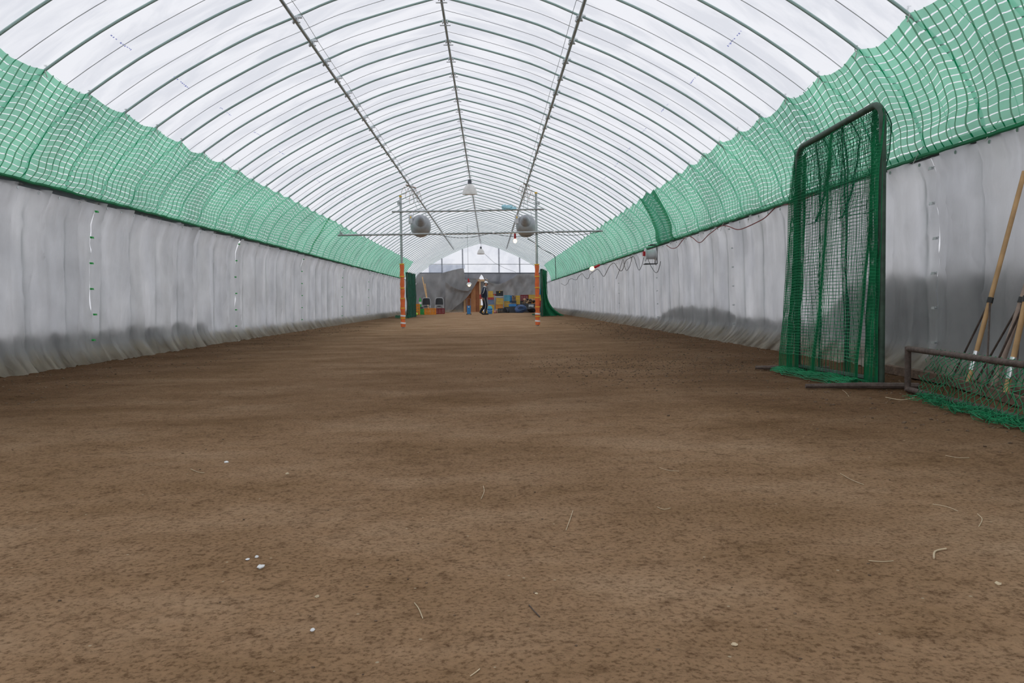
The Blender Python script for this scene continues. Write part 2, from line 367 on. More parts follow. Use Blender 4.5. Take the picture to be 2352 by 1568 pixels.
def tag(o, label=None, cat=None, group=None, kind=None):
    if label: o['label'] = label
    if cat: o['category'] = cat
    if group: o['group'] = group
    if kind: o['kind'] = kind
    return o
def thing(name, label, cat, loc=(0, 0, 0), group=None):
    e = bpy.data.objects.new(name, None); e.empty_display_size = .1; e.location = loc; COL.objects.link(e)
    return tag(e, label, cat, group)
def dup(root, loc, rotz=None, label=None, group=None):
    r = root.copy(); COL.objects.link(r); r.location = loc
    if rotz is not None: r.rotation_euler = (0, 0, rotz)
    if label: r['label'] = label
    if group: r['group'] = group
    for ch in list(root.children):
        c = ch.copy(); COL.objects.link(c); c.parent = r
        for g in list(ch.children):
            d = g.copy(); COL.objects.link(d); d.parent = c
    return r
def nz(x, y=0, z=0): return noise.noise(Vector((x, y, z)))

# ---------------------------------------------------------------- the tunnel's cross-section
CX = -0.57
Y0, Y1 = -3.4, 56.9
RIBS = [10.17+0.9*k for k in range(-15, 53)]
PROF = [(0, 4.68), (0.6, 4.52), (1.25, 4.32), (1.7, 4.13), (2.2, 3.92), (2.7, 3.67), (3.2, 3.39), (3.7, 3.06), (4.05, 2.79), (4.3, 2.52), (4.46, 2.22), (4.54, 1.9), (4.57, 1.5), (4.59, 0.7), (4.60, 0.0)]
def arch_pts(off=0.0):
    R = []
    for i, (x, z) in enumerate(PROF):
        a = PROF[max(i-1, 0)]; b = PROF[min(i+1, len(PROF)-1)]
        t = Vector((b[0]-a[0], b[1]-a[1])).normalized(); nrm = Vector((-t.y, t.x))
        if i == 0: nrm = Vector((0, 1))
        R.append((x+nrm.x*off, z+nrm.y*off))
    return R
def smooth_poly(p, sub=3):
    out = []
    for i in range(len(p)-1):
        p0 = p[max(i-1, 0)] if i > 0 else p[0]; p1 = p[i]; p2 = p[i+1]; p3 = p[min(i+2, len(p)-1)]
        for k in range(sub):
            t = k/sub
            out.append(tuple(0.5*((2*p1[d])+(-p0[d]+p2[d])*t+(2*p0[d]-5*p1[d]+4*p2[d]-p3[d])*t*t+(-p0[d]+3*p1[d]-3*p2[d]+p3[d])*t**3) for d in range(len(p1))))
    out.append(tuple(p[-1])); return out

# floor
def floor_z(x, y):
    xc = abs(x-CX); e = max(0, min(1, (xc-2.6)/1.6))
    h = 0.010*nz(x*1.3, y*.9)+(.004+.012*e)*nz(x*5, y*5, 3)+(.002+.008*e)*nz(x*16, y*16, 7)
    return h-0.004
ys = [Y0]; 
while ys[-1] < 57.5:
    yy = abs(ys[-1]); ys.append(ys[-1]+max(.035, min(.6, yy*.011)))
b = MB(); nx = 230; xs = [CX-4.66+9.32*i/nx for i in range(nx+1)]
for y in ys:
    for x in xs: b.v.append(Vector((x, y, floor_z(x, y))))
for j in range(len(ys)-1):
    for i in range(nx):
        A = j*(nx+1)+i; b.f.append((A, A+1, A+nx+2, A+nx+1))
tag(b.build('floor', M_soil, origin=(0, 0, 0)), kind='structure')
# snow outside
b = MB()
for (x0, x1, y0, y1) in ((CX-60, CX-4.66, -40, 100), (CX+4.66, CX+60, -40, 100), (CX-4.66, CX+4.66, 57.5, 100), (CX-4.66, CX+4.66, -40, Y0)):
    b.box(((x0+x1)/2, (y0+y1)/2, -.06), (x1-x0, y1-y0, .1))
tag(b.build('ground_outside', M_snow, origin=(0, 0, 0), smooth=False), kind='structure')
# snow banks pushed against the outside of the film
def bank(side, hf, name):
    b = MB()
    def fn(u, v):
        y = Y0+u*(Y1-Y0); h = hf(y)*(1+.16*nz(y*1.7, side*5)+.10*nz(y*5, 2)+.06*nz(y*17, 2))
        if v < .34: z = h*v/.34; x = 4.584+.008*nz(y*2, z*3)
        else: k = (v-.34)/.66; x = 4.584+k*1.8; z = h*(1-k)**1.3
        return (CX+side*x, y, z-.01)
    b.grid(fn, 300, 12)
    tag(b.build(name, M_snow, origin=(0, 0, 0)), kind='structure')
bank(-1, lambda y: .42 if y < 15 else .22, 'snow_bank_left')
def sstep(a, b_, y):
    k = max(0, min(1, (y-a)/(b_-a))); return k*k*(3-2*k)
bank(1, lambda y: .92-.50*sstep(8.6, 10.2, y)+.14*sstep(13, 14.5, y)-.30*sstep(17.5, 20, y), 'snow_bank_right')

# ceiling film, one sheet from side to side
def film_off(y):
    k = ((y-RIBS[0])/0.9) % 1.0
    return .022-.022*math.sin(PI*k)**2
P0 = smooth_poly(arch_pts(0), 4)
def film_pt(side, s, y, extra=0.0):
    q = s*(len(P0)-1); i = min(int(q), len(P0)-2); t = q-i
    x = P0[i][0]*(1-t)+P0[i+1][0]*t; z = P0[i][1]*(1-t)+P0[i+1][1]*t
    dx = P0[i+1][0]-P0[i][0]; dz = P0[i+1][1]-P0[i][1]; l = math.hypot(dx, dz)
    o = film_off(y)+extra+.006*nz(x*2, y*3.1, side)
    return (CX+side*(x-dz/l*o), y, z+dx/l*o)
NS = 0.62   # share of the profile that is roof; the rest is side film
def film_grid(side, s0, s1, nv, b):
    b.grid(lambda u, v: film_pt(side, s0+(s1-s0)*v, Y0+u*(Y1-Y0)), 402, nv)
b = MB(); film_grid(-1, 0, NS, 30, b); film_grid(1, 0, NS, 30, b)
ceil = tag(b.build('ceiling', M_film, origin=(0, 0, 0)), kind='structure')
for sd, nm in ((-1, 'wall_left'), (1, 'wall_right')):
    b = MB(); film_grid(sd, NS, 1.0, 16, b); tag(b.build(nm, M_side, origin=(0, 0, 0)), kind='structure')
# faint blue maker's dashes printed along the film
b = MB()
for sd in (-1, 1):
    for k in range(0, 26):
        y = 5.3+1.8*k*0.9
        for q in range(9):
            yy = y+q*.05+(.0 if q < 3 else .05); L_ = random.uniform(.012, .035); s = .42+.004*math.sin(k)
            w = random.uniform(.004, .013)
            a = [Vector(film_pt(sd, s, yy, -.006)), Vector(film_pt(sd, s, yy+L_, -.006)), Vector(film_pt(sd, s+w*.2, yy+L_, -.006)), Vector(film_pt(sd, s+w*.2, yy, -.006))]
            i = len(b.v); b.v += a; b.f.append((i, i+1, i+2, i+3))
b.build('printed_mark', M_print, ceil)
# near gable film behind the camera
def gable(y, nm, zlo=0.0):
    b = MB(); n = len(P0)
    def fn(u, v):
        q = u*2-1; s = abs(q)*(n-1); i = min(int(s), n-2); t = s-i
        x = (P0[i][0]*(1-t)+P0[i+1][0]*t)*(1 if q > 0 else -1); z = P0[i][1]*(1-t)+P0[i+1][1]*t
        zz = zlo+(max(z, zlo)-zlo)*v
        return (CX+x, y+.02*nz(x*2, zz*2), zz)
    b.grid(fn, 60, 16); return b


# ---------------------------------------------------------------- ribs and roof cords
b = MB(); pr = smooth_poly(arch_pts(0), 3)
pts = [(-x, 0, z) for x, z in reversed(pr)]+[(x, 0, z) for x, z in pr[1:]]
b.tube(pts, .0150, 8)
rib0 = b.build('arch_rib', M_galv, origin=(0, 0, 0))
tag(rib0, 'bent galvanised pipe arch rib carrying the clear roof film, one of the evenly spaced row', 'rib', 'galvanised arch ribs along the tunnel')
b = MB(); pr2 = smooth_poly(arch_pts(.002), 3)
pts = [(-x, 0, z) for x, z in reversed(pr2)]+[(x, 0, z) for x, z in pr2[1:]]
b.tube(pts, .0038, 5)
cord0 = b.build('tie_down_rope', M_steel, origin=(0, 0, 0))
tag(cord0, 'thin tie-down rope crossing the roof film midway between two ribs', 'rope', 'tie-down ropes between the ribs')
b = MB(); b.tube(pts, .0016, 4); cord1 = b.build('tie_down_rope', M_steel, origin=(0, 0, 0))
tag(cord1, cord0['label'], 'rope', cord0['group'])
for i, y in enumerate(RIBS):
    if y < 0: continue
    o = rib0 if not rib0.get('used') else rib0.copy()
    if o is rib0: rib0['used'] = 1
    else: COL.objects.link(o)
    o.location = (CX, y, 0)
    if i < len(RIBS)-1:
        src = cord0 if y < 21 else cord1
        c = src if not src.get('used') else src.copy()
        if c is src: src['used'] = 1
        else: COL.objects.link(c)
        c.location = (CX, y+.45, -.012)
for o in bpy.data.objects:
    if 'used' in o: del o['used']

def purlin(xo, z, label, clamp_side):
    t = thing('roof_purlin', label, 'purlin', (CX+xo, Y0, z))
    yend = 54.2 if abs(xo) > .1 else Y1
    MB().tube([(CX+xo, Y0, z), (CX+xo, yend, z)], .0215 if abs(xo) > .1 else .019, 10).build('pipe', M_steel, t)
    cb = MB()
    if abs(xo) > .1:
        cb.box((0, .0, .03), (.05, .075, .012)); cb.box((-.03, .02, .005), (.012, .06, .06)); cb.box((.03, -.02, .005), (.012, .06, .06))
        cb.box((.045*clamp_side, .0, .045), (.07, .03, .03)); cb.tube([(-.045, .03, -.01), (.05, .03, -.01)], .009, 6)
    else:
        cb.box((0, .02, .02), (.09, .05, .01)); cb.tube([(-.075, .035, -.022), (.075, .035, -.022)], .008, 6); cb.box((.035, 0, .02), (.012, .05, .05)); cb.box((-.035, 0, .02), (.012, .05, .05))
    c0 = None
    for y in RIBS:
        if y > yend or y < 1: continue
        if c0 is None:
            c0 = cb.build('rib_clamp', M_clamp, origin=(0, 0, 0)); o = c0
        else: o = c0.copy(); COL.objects.link(o)
        o.parent = t; o.location = (0, y-Y0, 0)
    return t
ZP = 4.085
purlin(-1.70, ZP, 'left of the three long roof purlin pipes, clamped under every rib', 1)
purlin(1.70, ZP, 'right of the three long roof purlin pipes, clamped under every rib', 1)
purlin(0, 4.64, 'central ridge pipe running along the peak of the roof', 1)
for xo, lb in ((-1.58, 'thin curtain wire strung just beside the left roof purlin'), (1.60, 'thin curtain wire strung just beside the right roof purlin')):
    b = MB(); pts = []
    for k in range(0, 25):
        pts.append((CX+xo, k*1.1, ZP+.0-.03*abs(math.sin(k*PI/3))))
    b.tube(pts, .0035, 4); tag(b.build('guide_wire', M_steel), lb, 'wire')

# ---------------------------------------------------------------- side curtains
def cur_x(side, y, z):
    x = (4.535+(1.9-z)*.075 if z > 1.5 else 4.565+(1.5-z)*.02)-.020
    if z > 1.75: x -= (z-1.75)*.27
    rd = abs(((y-RIBS[0])/.9+.5) % 1.0-.5)*.9; rk = 1-.9*math.exp(-(rd/.07)**2)
    fl = (.15 if side < 0 else .24)
    if z < .30: k = (0.30-z)/.30; x -= fl*k**1.7
    am = 1.0 if side < 0 else (.55 if y > 8 else 1.2)
    if y > 18: am *= .8
    pl = nz(y*1.5, z*.35, side*9)+.6*nz(y*3.7, z*.5, side*4)
    pl = math.copysign(abs(pl)**.75, pl)
    fr = abs(math.sin(y*3.1+2.2*nz(y*.6, z*.25, side)+.5*z*nz(y*.4, 7)))
    x += -am*rk*(.030*max(0, pl+.25)+.055*(1-fr)**3.0) - am*rk*.012*(1+nz(y*8, z*1.2, 2))-am*.016*(1-abs(nz(y*2.6+z*1.7, z*1.3, 6)))**10-am*.016*(1-abs(nz(y*3.6-z*1.1, z*.9, 16)))**10
    f1 = abs((y*1.15+.45*z*nz(y*.5, 21)+1.6*nz(y*.35, 3)) % 1.0-.5)*2; f2 = abs((y*1.9-.6*z*nz(y*.45, 31)+1.2*nz(y*.5, 13)) % 1.0-.5)*2
    x -= am*rk*(.040*max(0, 1-f1*2.4)*(.5+abs(nz(y*.7, z*.5, 5)))+.030*max(0, 1-f2*3)*(.3+1.4*abs(nz(y*.9, z*.6, 15))))
    x -= .006*math.exp(-((z-1.05-.02*math.sin(y))/.012)**2)
    x -= .10*max(0, z-1.93)
    return x
def curtain(side, y0, y1, ztop, label, nclips=6, clipmat=M_green):
    t = thing('wall_curtain', label, 'curtain', (CX+side*4.5, (y0+y1)/2, 0), 'grey curtain panels along the %s side' % ('left' if side < 0 else 'right'))
    L = y1-y0
    def fn(u, v):
        z = .0+ztop*v
        ga = .014+.05*max(0, nz(z*2.1, y0)); gb = .014+.05*max(0, nz(z*2.1, y1, 5))
        sweep = .22*max(0, (.30-z)/.30)**2
        yy = (y0+ga+sweep*.6)+u*(L-ga-gb-.0)
        x = cur_x(side, yy, z)+.02*math.exp(-u*L/.15)
        zz = z
        if v == 0: zz = -.012+.03*abs(nz(yy*5))+.02*max(0, nz(yy*23))
        zz -= .02*v*abs(math.sin(yy*PI/.9))
        return (CX+side*x, yy, zz)
    nu = int(max(24, L/(.035 if y0 < 20 else .12)))
    MB().grid(fn, nu, 44).build('cloth', M_curL, t)
    # metal eyelets at the top
    e0 = None
    for k in range(int(L/.45) if y0 < 20 else 0):
        y = y0+.2+k*.45
        if e0 is None:
            e0 = MB().lathe([(.006, -.004), (.016, -.004), (.016, .004), (.006, .004)], (0, 0, 0), Matrix.Rotation(PI/2, 3, 'Y'), 8).build('eyelet', M_clamp, origin=(0, 0, 0)); o = e0
        else: o = e0.copy(); COL.objects.link(o)
        o.parent = t; o.location = Vector((CX+side*(cur_x(side, y, ztop-.06)-.012), y, ztop-.06))-t.location
    c0 = None
    if y1 < 36:
        for k in range(nclips):
            z = .28+k*(ztop-.4)/(nclips-1)
            x = cur_x(side, y1-.02, z)-.022
            cb = MB().box((0, 0, 0), (.028, .045, .022)).tube([(0, -.04, .006), (0, .045, -.004)], .008, 6)
            if c0 is None: c0 = cb.build('seam_clip', clipmat, origin=(0, 0, 0)); o = c0
            else: o = c0.copy(); COL.objects.link(o)
            o.parent = t; o.location = Vector((CX+side*x, y1, z))-t.location
    return t
names = ['nearest the camera', 'second from the camera', 'third from the camera', 'fourth from the camera', 'fifth from the camera', 'sixth from the camera', 'seventh from the camera', 'eighth from the camera', 'ninth from the camera', 'farthest down the tunnel']
ZL, ZR = 2.03, 1.93
sl = [-3.3, 4.7, 10.75, 16.75, 22.7, 28.8, 34.8, 40.8, 46.8, 56.6]
vis = 0
for i in range(len(sl)-1):
    lab = 'hanging grey side curtain on the left wall, ' + ('out of the near end of view' if i == 0 else names[i-1] if i < len(sl)-2 else 'at the far gable end')
    curtain(-1, sl[i], sl[i+1], ZL, lab)
sr = [-3.3, 1.2, 7.25, 13.4, 19.5, 25.3, 31.4, 37.5, 43.5, 56.6]
for i in range(len(sr)-1):
    lab = 'hanging grey side curtain on the right wall, ' + ('out of the near end of view' if i == 0 else ['behind the leaning wooden poles', 'behind the tall green net screen', 'just beyond the tall green net screen', 'under the cord reel and its black cables', 'under the clamp lamp', 'sixth from the camera', 'seventh from the camera', 'at the far gable end'][i-1])
    curtain(1, sr[i], sr[i+1], ZR, lab, clipmat=M_clamp)
# rails the curtains hang on
for sd, z, lb in ((-1, ZL, 'dark top rail and narrow strip above the left grey curtains'), (1, ZR, 'dark top rail and narrow strip above the right grey curtains')):
    t = thing('curtain_rail', lb, 'rail', (CX+sd*4.45, Y0, z))
    MB().tube([(CX+sd*4.45, Y0, z-.015), (CX+sd*4.45, Y1-.4, z-.015)], .018, 8).build('pipe', M_dkgrey, t)
    hh = .085 if sd < 0 else .04
    MB().grid(lambda u, v: (CX+sd*(4.39+.012*nz(u*90, v*2)), Y0+.2+u*(Y1-.8-Y0), z+.04-hh*v*max(.45, 1-.012*(u*60))+.012*nz(u*60)), 260, 3).build('valance_strip', M_dkgrey, t)

# ---------------------------------------------------------------- green net valances hung over the curtain tops
def net_section(side, y0, y1, label, dense=False, wrap=0.0, m=None):
    xt, zt = (3.74, 3.03) if side < 0 else (3.90, 2.93)
    xb, zb = (4.36, ZL+.02) if side < 0 else (4.35, ZR-.035)
    t = thing('green_net_valance', label, 'netting', (CX+side*4.1, (y0+y1)/2, zb), 'green net valances on the %s side' % ('left' if side < 0 else 'right'))
    L = y1-y0; W_ = 1.30
    sg = .9 if side < 0 else 1.35
    def fn(u, v):
        y = y0+u*L; ph = abs(math.sin(PI*(y-RIBS[0])/.9))
        sag = (.055*ph*sg+.05*nz(y*.45, side*3)*sg)
        vv = v
        x = xt+(xb-xt)*vv; z = zt+(zb-zt)*vv
        nrm = (-(zb-zt), (xb-xt)); nl = math.hypot(*nrm); nx_, nz_ = -nrm[0]/nl, -nrm[1]/nl     # inward/down
        z -= sag*(1-vv)**1.4
        belly = (.05 if side < 0 else .085)*math.sin(PI*vv**.8)
        bag = (.06+.03*nz(y*.7, 5, side))*math.exp(-((vv-.88)/.12)**2)
        fold = .010*(1-.4*vv)*math.sin(2*PI*(y-RIBS[0])/.9+1.5*vv+5*nz(y*.3, vv))+.030*nz(y*1.1, vv*1.5, side*2)+.014*nz(y*3.2, vv*3, side)
        fold += .02*ph*nz(y*.8, vv*2, 4)
        x += -(.0)+(nz_*0)  # keep x tidy
        off = belly*(1 if side > 0 else .6)-bag-fold
        x += off*.75; z += off*(-.55) if off > 0 else off*.45
        yy = y+.05*math.sin(PI*vv)*nz(y*.5, 8)+.035*nz(y*1.8, vv*1.6, 11)
        if dense: x -= .03
        return (CX+side*x, yy, z-.012*abs(nz(y*4))*(vv > .95))
    stretch = 1.0 if not dense else 2.6
    def uvf(u, v):
        y = y0+u*L
        return ((y+.03*nz(y*2, v*2))*stretch, v*W_+.03*nz(y*1.2, v*2))
    nu = int(L/(.06 if y0 < 25 else .12))
    b = MB(); b.grid(fn, max(10, nu), 30, uvf); b.build('net_cloth', m or M_net, t)
    # gathered green hem along the lower edge
    b = MB()
    pts = []; rr = []
    for k in range(int(L/.12)+1):
        u = k*.12/L
        if u > 1: break
        p = Vector(fn(u, .985)); y = p.y; p.z += .008*nz(y*3); pts.append(p); rr.append(.016+.012*abs(nz(y*2.3, 3)))
    b.tube(pts, rr, 6); b.build('gathered_hem', M_gnet, t)
    # white ties at the ribs
    t0 = None
    for y in RIBS:
        if y0 < y < y1 and 3 < y < 30:
            p = Vector(fn((y-y0)/L, 0))
            if t0 is None:
                t0 = MB().tube([(0, .0, .045), (0, .02, .01), (0, -.015, -.03), (0, .02, -.075)], .0055, 5).tube([(0, -.03, .03), (0, .02, .045)], .006, 5).build('rib_tie', M_string, origin=(0, 0, 0)); o = t0
            else: o = t0.copy(); COL.objects.link(o)
            o.parent = t; o.location = p-t.location
    return t
net_section(-1, -2.6, 22.9, 'long green net valance on the left from the camera to the lower gate bar')
net_section(-1, 22.7, 47.5, 'green net valance on the left beyond the lower gate bar')
net_section(1, -2.6, 16.9, 'long green net valance on the right, nearest the camera and above the net screen')
net_section(1, 16.6, 18.2, 'dark bunched overlap of doubled green net on the right valance', True, m=M_netd)
net_section(1, 17.9, 30.8, 'green net valance on the right beyond the dark bunched overlap')
net_section(1, 30.6, 50.5, 'green net valance on the right, farthest, reaching the tarp wall')

# ================================================================ OBJECTS
def hoverz(py, px, y):
    return at(px, py, y).z
# ---------------------------------------------------------------- gate of poles and crossbars
GY = 23.0
def gate_pole(pxb, pyt, pad_top_py, label):
    B = at(pxb, 750, GY); x = B.x
    zt = at(pxb, pyt, GY).z; zp = at(pxb, pad_top_py, GY).z
    t = thing('padded_pole', label, 'pole', (x, GY, 0), 'padded poles of the batting gate')
    MB().tube([(x, GY, 0), (x, GY, zt)], .033, 12).build('pipe', M_steel, t)
    MB().tube([(x, GY, zt-.01), (x, GY, zt+.035)], .038, 10).build('tape_cap', M_yel, t)
    pts = []; rr = []
    for k in range(22):
        z = .03+(zp-.03)*k/21; pts.append((x+.004*math.sin(k*1.7), GY, z)); rr.append(.058+.007*math.sin(k*2.3)+(.006 if k < 10 else 0))
    MB().tube(pts, rr, 14).build('foam_pad', M_orange, t)
    for k, fz in enumerate((.99, .80, .62, .46, .31, .155)):
        z = zp*fz; MB().tube([(x, GY, z-.012), (x, GY, z+.012)], .071, 14).build('strap', M_ytie, t)
    for z in (.34, .14):
        MB().tube([(x, GY, z-.022), (x+.004, GY, z+.022)], .074, 14).build('white_tape', M_white, t)
    # small clamp near the crossbar
    cz = at(pxb, 480, GY).z+.16
    MB().box((x+(-.06 if pxb < 1000 else .07), GY-.03, cz), (.05, .05, .09)).tube([(x-.09, GY-.05, cz+.02), (x+.1, GY-.05, cz-.03)], .008, 6).build('swivel_clamp', M_steel, t)
gate_pole(926, 452, 605, 'left upright pole wrapped in orange padding with yellow straps')
gate_pole(1235, 444, 606, 'right upright pole wrapped in orange padding with yellow straps')
a, c = at(900, 486, GY-.06), at(1250, 480, GY-.06)
tag(MB().tube([a, (a+c)/2+Vector((0, 0, -.01)), c], .024, 10).build('upper_crossbar', M_steel), 'upper horizontal pipe tied across the two padded poles', 'crossbar')
a, c = at(776, 540, GY-.07), at(1384, 530, GY-.07)
t = thing('lower_crossbar', 'longer lower horizontal pipe spanning the tunnel between both green nets', 'crossbar', a)
MB().tube([a, (a+c)/2+Vector((0, 0, -.01)), c], .027, 10).build('pipe', M_steel, t)
for px in (1004, 1020, 1132, 1272):
    p = a.lerp(c, (px-776)/(1384-776)); MB().tube([p+Vector((-.03, 0, -.01)), p+Vector((.03, 0, 0))], .032, 10).build('tape_wrap', M_white, t)
p = a.lerp(c, .012); MB().box(p+Vector((0, 0, .03)), (.07, .06, .08)).tube([p+Vector((-.02, 0, 0)), p+Vector((-.01, 0, .12))], .012, 6).build('end_clamp', M_steel, t)
p = at(1165, 479, GY-.06)
b = MB()
b.blob(p+Vector((-.07, 0, .035)), (.17, .12, .15), 1, .5).blob(p+Vector((.06, 0, .03)), (.20, .12, .13), 2, .5).blob(p+Vector((.17, 0, .0)), (.16, .1, .10), 3, .6)
tag(b.build('plastic_bag', M_ltblue), 'pale blue plastic bag tied around the upper crossbar', 'bag')
# dark wires looped under the lower bar
b = MB(); pts = []
for k in range(50):
    u = k/49; q = at(1000+u*380, 537.5-u*6, GY-.10); q.z -= .0+.12*abs(math.sin(u*9.42))*(1-.3*u); pts.append(q)
b.tube(pts, .007, 5); tag(b.build('hanging_wire', M_blackcord), 'dark electric wire looping under the lower crossbar', 'wire')

# ---------------------------------------------------------------- circulation fans under the purlins
M_fan = mat('fan_duct_paint', (0.36, 0.38, 0.40), .4, .15)
def fan(px, py, label, yaw, boxside):
    y = 24.6; C = at(px, py, y); t = thing('circulation_fan', label, 'fan', C, 'grey circulation fans hung from the roof purlins')
    R = Matrix.Rotation(yaw, 3, 'Z') @ Matrix.Rotation(math.radians(-14), 3, 'X') @ Matrix.Rotation(PI/2, 3, 'X')   # lathe z -> towards -y (camera)
    prof = [(.285, -.32), (.30, -.31), (.305, -.1), (.29, .02), (.25, .12), (.20, .17), (.19, .165), (.235, .10), (.27, .0), (.285, -.3)]
    MB().lathe(prof, C, R, 32).build('duct', M_fan, t)
    MB().lathe([(.262, .10), (.235, .165), (.17, .215), (.12, .235), (.12, .225), (.17, .20), (.23, .15), (.25, .09)], C, R, 28).build('front_cowl', M_fan, t)
    MB().lathe([(.0, .62), (.035, .615), (.07, .58), (.11, .44), (.14, .30), (.16, .19), (.0, .19)], C, R, 24).build('motor_housing', M_grey, t)
    MB().lathe([(.0, .36), (.035, .355), (.07, .30), (.10, .22), (.125, .10), (.13, -.05), (.10, -.12), (0, -.13)], C, R, 24).build('motor_cone', M_grey, t)
    b = MB()
    for rr, zz in ((.15, .17), (.21, .14), (.26, .08)):
        pts = [C+R @ Vector((rr*math.cos(2*PI*k/24), rr*math.sin(2*PI*k/24), zz)) for k in range(25)]; b.tube(pts, .006, 5, False)
    for k in range(10):
        w = 2*PI*k/10; b.tube([C+R @ Vector((.12*math.cos(w), .12*math.sin(w), .18)), C+R @ Vector((.285*math.cos(w), .285*math.sin(w), .03))], .005, 5)
    b.build('wire_guard', M_clamp, t)
    b = MB()
    for k in range(4):
        w = 2*PI*k/4+.5
        b.box(C+R @ Vector((.19*math.cos(w), .19*math.sin(w), -.08)), (.16, .07, .012), R @ Matrix.Rotation(w, 3, 'Z') @ Matrix.Rotation(.5, 3, 'X'))
    b.build('blade_set', M_dkgrey, t)
    MB().box(C+Vector((-.275, -.12, .14)), (.11, .12, .25)).build('switch_box', M_lgrey, t)['label'] = 'pale switch box on the left side of the fan'
    MB().box(C+Vector((-.27, -.182, .19)), (.03, .005, .06)).build('warning_sticker', M_ytie, t)
    pts = [C+Vector(q) for q in ((-.2, -.05, .02), (-.2, -.05, .36), (-.15, -.05, .42), (.11, -.05, .42), (.16, -.05, .36), (.17, -.05, .05))]
    MB().tube(pts, .009, 6).build('bracket', M_clamp, t)
    tx = CX+(-1.70 if px < 1100 else 1.70)
    b = MB()
    for (dx, dy) in ((-.08, 0), (.06, -.02)):
        b.tube([C+Vector((dx, -.05, .42)), (tx+dx*.3, C.y+dy, ZP-.02)], .006, 5)
    b.build('hanging_chain', M_steel, t)
fan(966, 515, 'left of the two round grey fans hanging above the gate crossbars', math.radians(4), -1)
fan(1208, 515, 'right of the two round grey fans hanging above the gate crossbars', math.radians(-5), -1)
for (xo, nm) in ((-1.70, 'left'), (1.70, 'right')):
    b = MB()
    for k in range(5):
        x = CX+xo+(.18*(k-2))*.5; y = 24.4+.25*k; L_ = .22+.12*((k*7) % 3)
        pts = [(x, y, ZP-.02)]
        for q in range(1, 12): pts.append((x+.07*math.sin(q*.55), y, ZP-.02-L_*math.sin(PI*q/12)))
        pts.append((x+.04, y+.05, ZP)); b.tube(pts, .0055, 5)
    b.tube([(CX+xo-.09, 24.2, ZP), (CX+xo+.12, 25.0, ZP+.02)], .022, 6)
    tag(b.build('tangled_cord', M_wood2), 'tangle of tan cord knotted on the %s roof purlin above the fan' % nm, 'cord')

# ---------------------------------------------------------------- pendant lamps on the ridge
def pendant(px, py, y, label, tilt):
    C = at(px, py, y); t = thing('pendant_lamp', label, 'lamp', C, 'pendant lamps on the ridge pipe')
    R = Matrix.Rotation(tilt, 3, 'X')
    MB().lathe([(.225, -.17), (.232, -.165), (.222, -.09), (.19, .01), (.13, .10), (.075, .15), (.07, .145), (.12, .09), (.18, .0), (.212, -.09), (.222, -.165)], C, R, 28).build('shade', M_shade, t)
    MB().lathe([(.075, .13), (.062, .16), (.055, .27), (.03, .29)], C, R, 16).build('socket', M_dkgrey, t)
    MB().lathe([(0, -.14), (.06, -.12), (.085, -.05), (.05, .05), (.03, .12)], C, R, 16).build('bulb', M_lgrey, t)
    top = C+R @ Vector((0, 0, .28))
    MB().tube([top, (top.x+.03, top.y, (top.z+4.62)/2), (CX, top.y, 4.62)], .012, 6).build('hanger', M_steel, t)
pendant(1079, 434, 25.9, 'large white pendant lamp hanging from the ridge above the gate', math.radians(4))
pendant(1104.5, 577, 51.0, 'small distant white pendant lamp hanging near the gable end', math.radians(-2))

def bulb_lamp(C, label, axis, reflector=False, power=8, hang=None, sc=1.0):
    t = thing('red_socket_lamp', label, 'lamp', C); R = Vector((0, 0, 1)).rotation_difference(Vector(axis)).to_matrix()
    MB().lathe([(.03*sc, .05*sc), (.036*sc, .07*sc), (.034*sc, .20*sc), (.02*sc, .23*sc)], C, R, 14).build('socket', M_red, t)['label'] = 'red rubber socket'
    MB().lathe([(0, -.085*sc), (.03*sc, -.078*sc), (.055*sc, -.045*sc), (.06*sc, -.01*sc), (.045*sc, .03*sc), (.03*sc, .055*sc)], C, R, 18).build('bulb', M_bulb, t)
    if reflector: MB().lathe([(.10*sc, -.01*sc), (.102*sc, 0), (.07*sc, .06*sc), (.035*sc, .075*sc), (.068*sc, .055*sc), (.098*sc, -.004*sc)], C, R, 20).build('reflector', M_white, t)
    if hang is not None: MB().tube([Vector(C)+R @ Vector((0, 0, .22*sc)), hang], .006, 5).build('wire', M_blackcord, t)
    l = bpy.data.lights.new('bulb_light', 'POINT'); l.energy = power; l.color = (1, .7, .42); l.shadow_soft_size = .07
    lo = bpy.data.objects.new('bulb_light', l); COL.objects.link(lo); lo.parent = t; lo.location = R @ Vector((0, 0, -.16*sc))
p = at(1183, 552, 23.0); bulb_lamp(p, 'bare bulb in a red socket hanging under the lower crossbar', (0, 0, 1), hang=(p.x, 22.93, at(1183, 531, 22.93).z), power=2, sc=.85)
p = at(1077.5, 653, 42.0); bulb_lamp(p, 'lit bulb with white reflector in a red socket on a long wire before the tarp', (-.12, 0, 1), True, hang=(p.x-.05, p.y, 4.6), sc=1.3, power=3)
p = at(1361, 616, 26.6); bulb_lamp(p, 'lit bulb in a red socket clipped to the right green net edge', (.75, -.3, .35), hang=(CX+4.36, p.y+.05, p.z+.12), power=3, sc=1.15)
# long wires near the far lamps
a = at(1110, 580, 51); c = at(1185, 625, 56.3)
tag(MB().tube([a, at(1135, 603, 53), at(1158, 615, 55), c], .008, 5).build('slack_wire', M_blackcord), 'thin slack wire running down right from the far pendant lamp', 'wire')
pts = [at(1212, 548, 25), at(1226, 556, 26), at(1245, 572, 29), at(1270, 584, 30.5), at(1275, 590, 30.5), at(1277, 640, 30.5)]
for q in pts: q.x = min(q.x, CX+4.0)
tag(MB().tube(pts, .012, 5).build('sagging_wire', M_blackcord), 'dark wire sagging from the lower crossbar over to the right green net', 'wire')

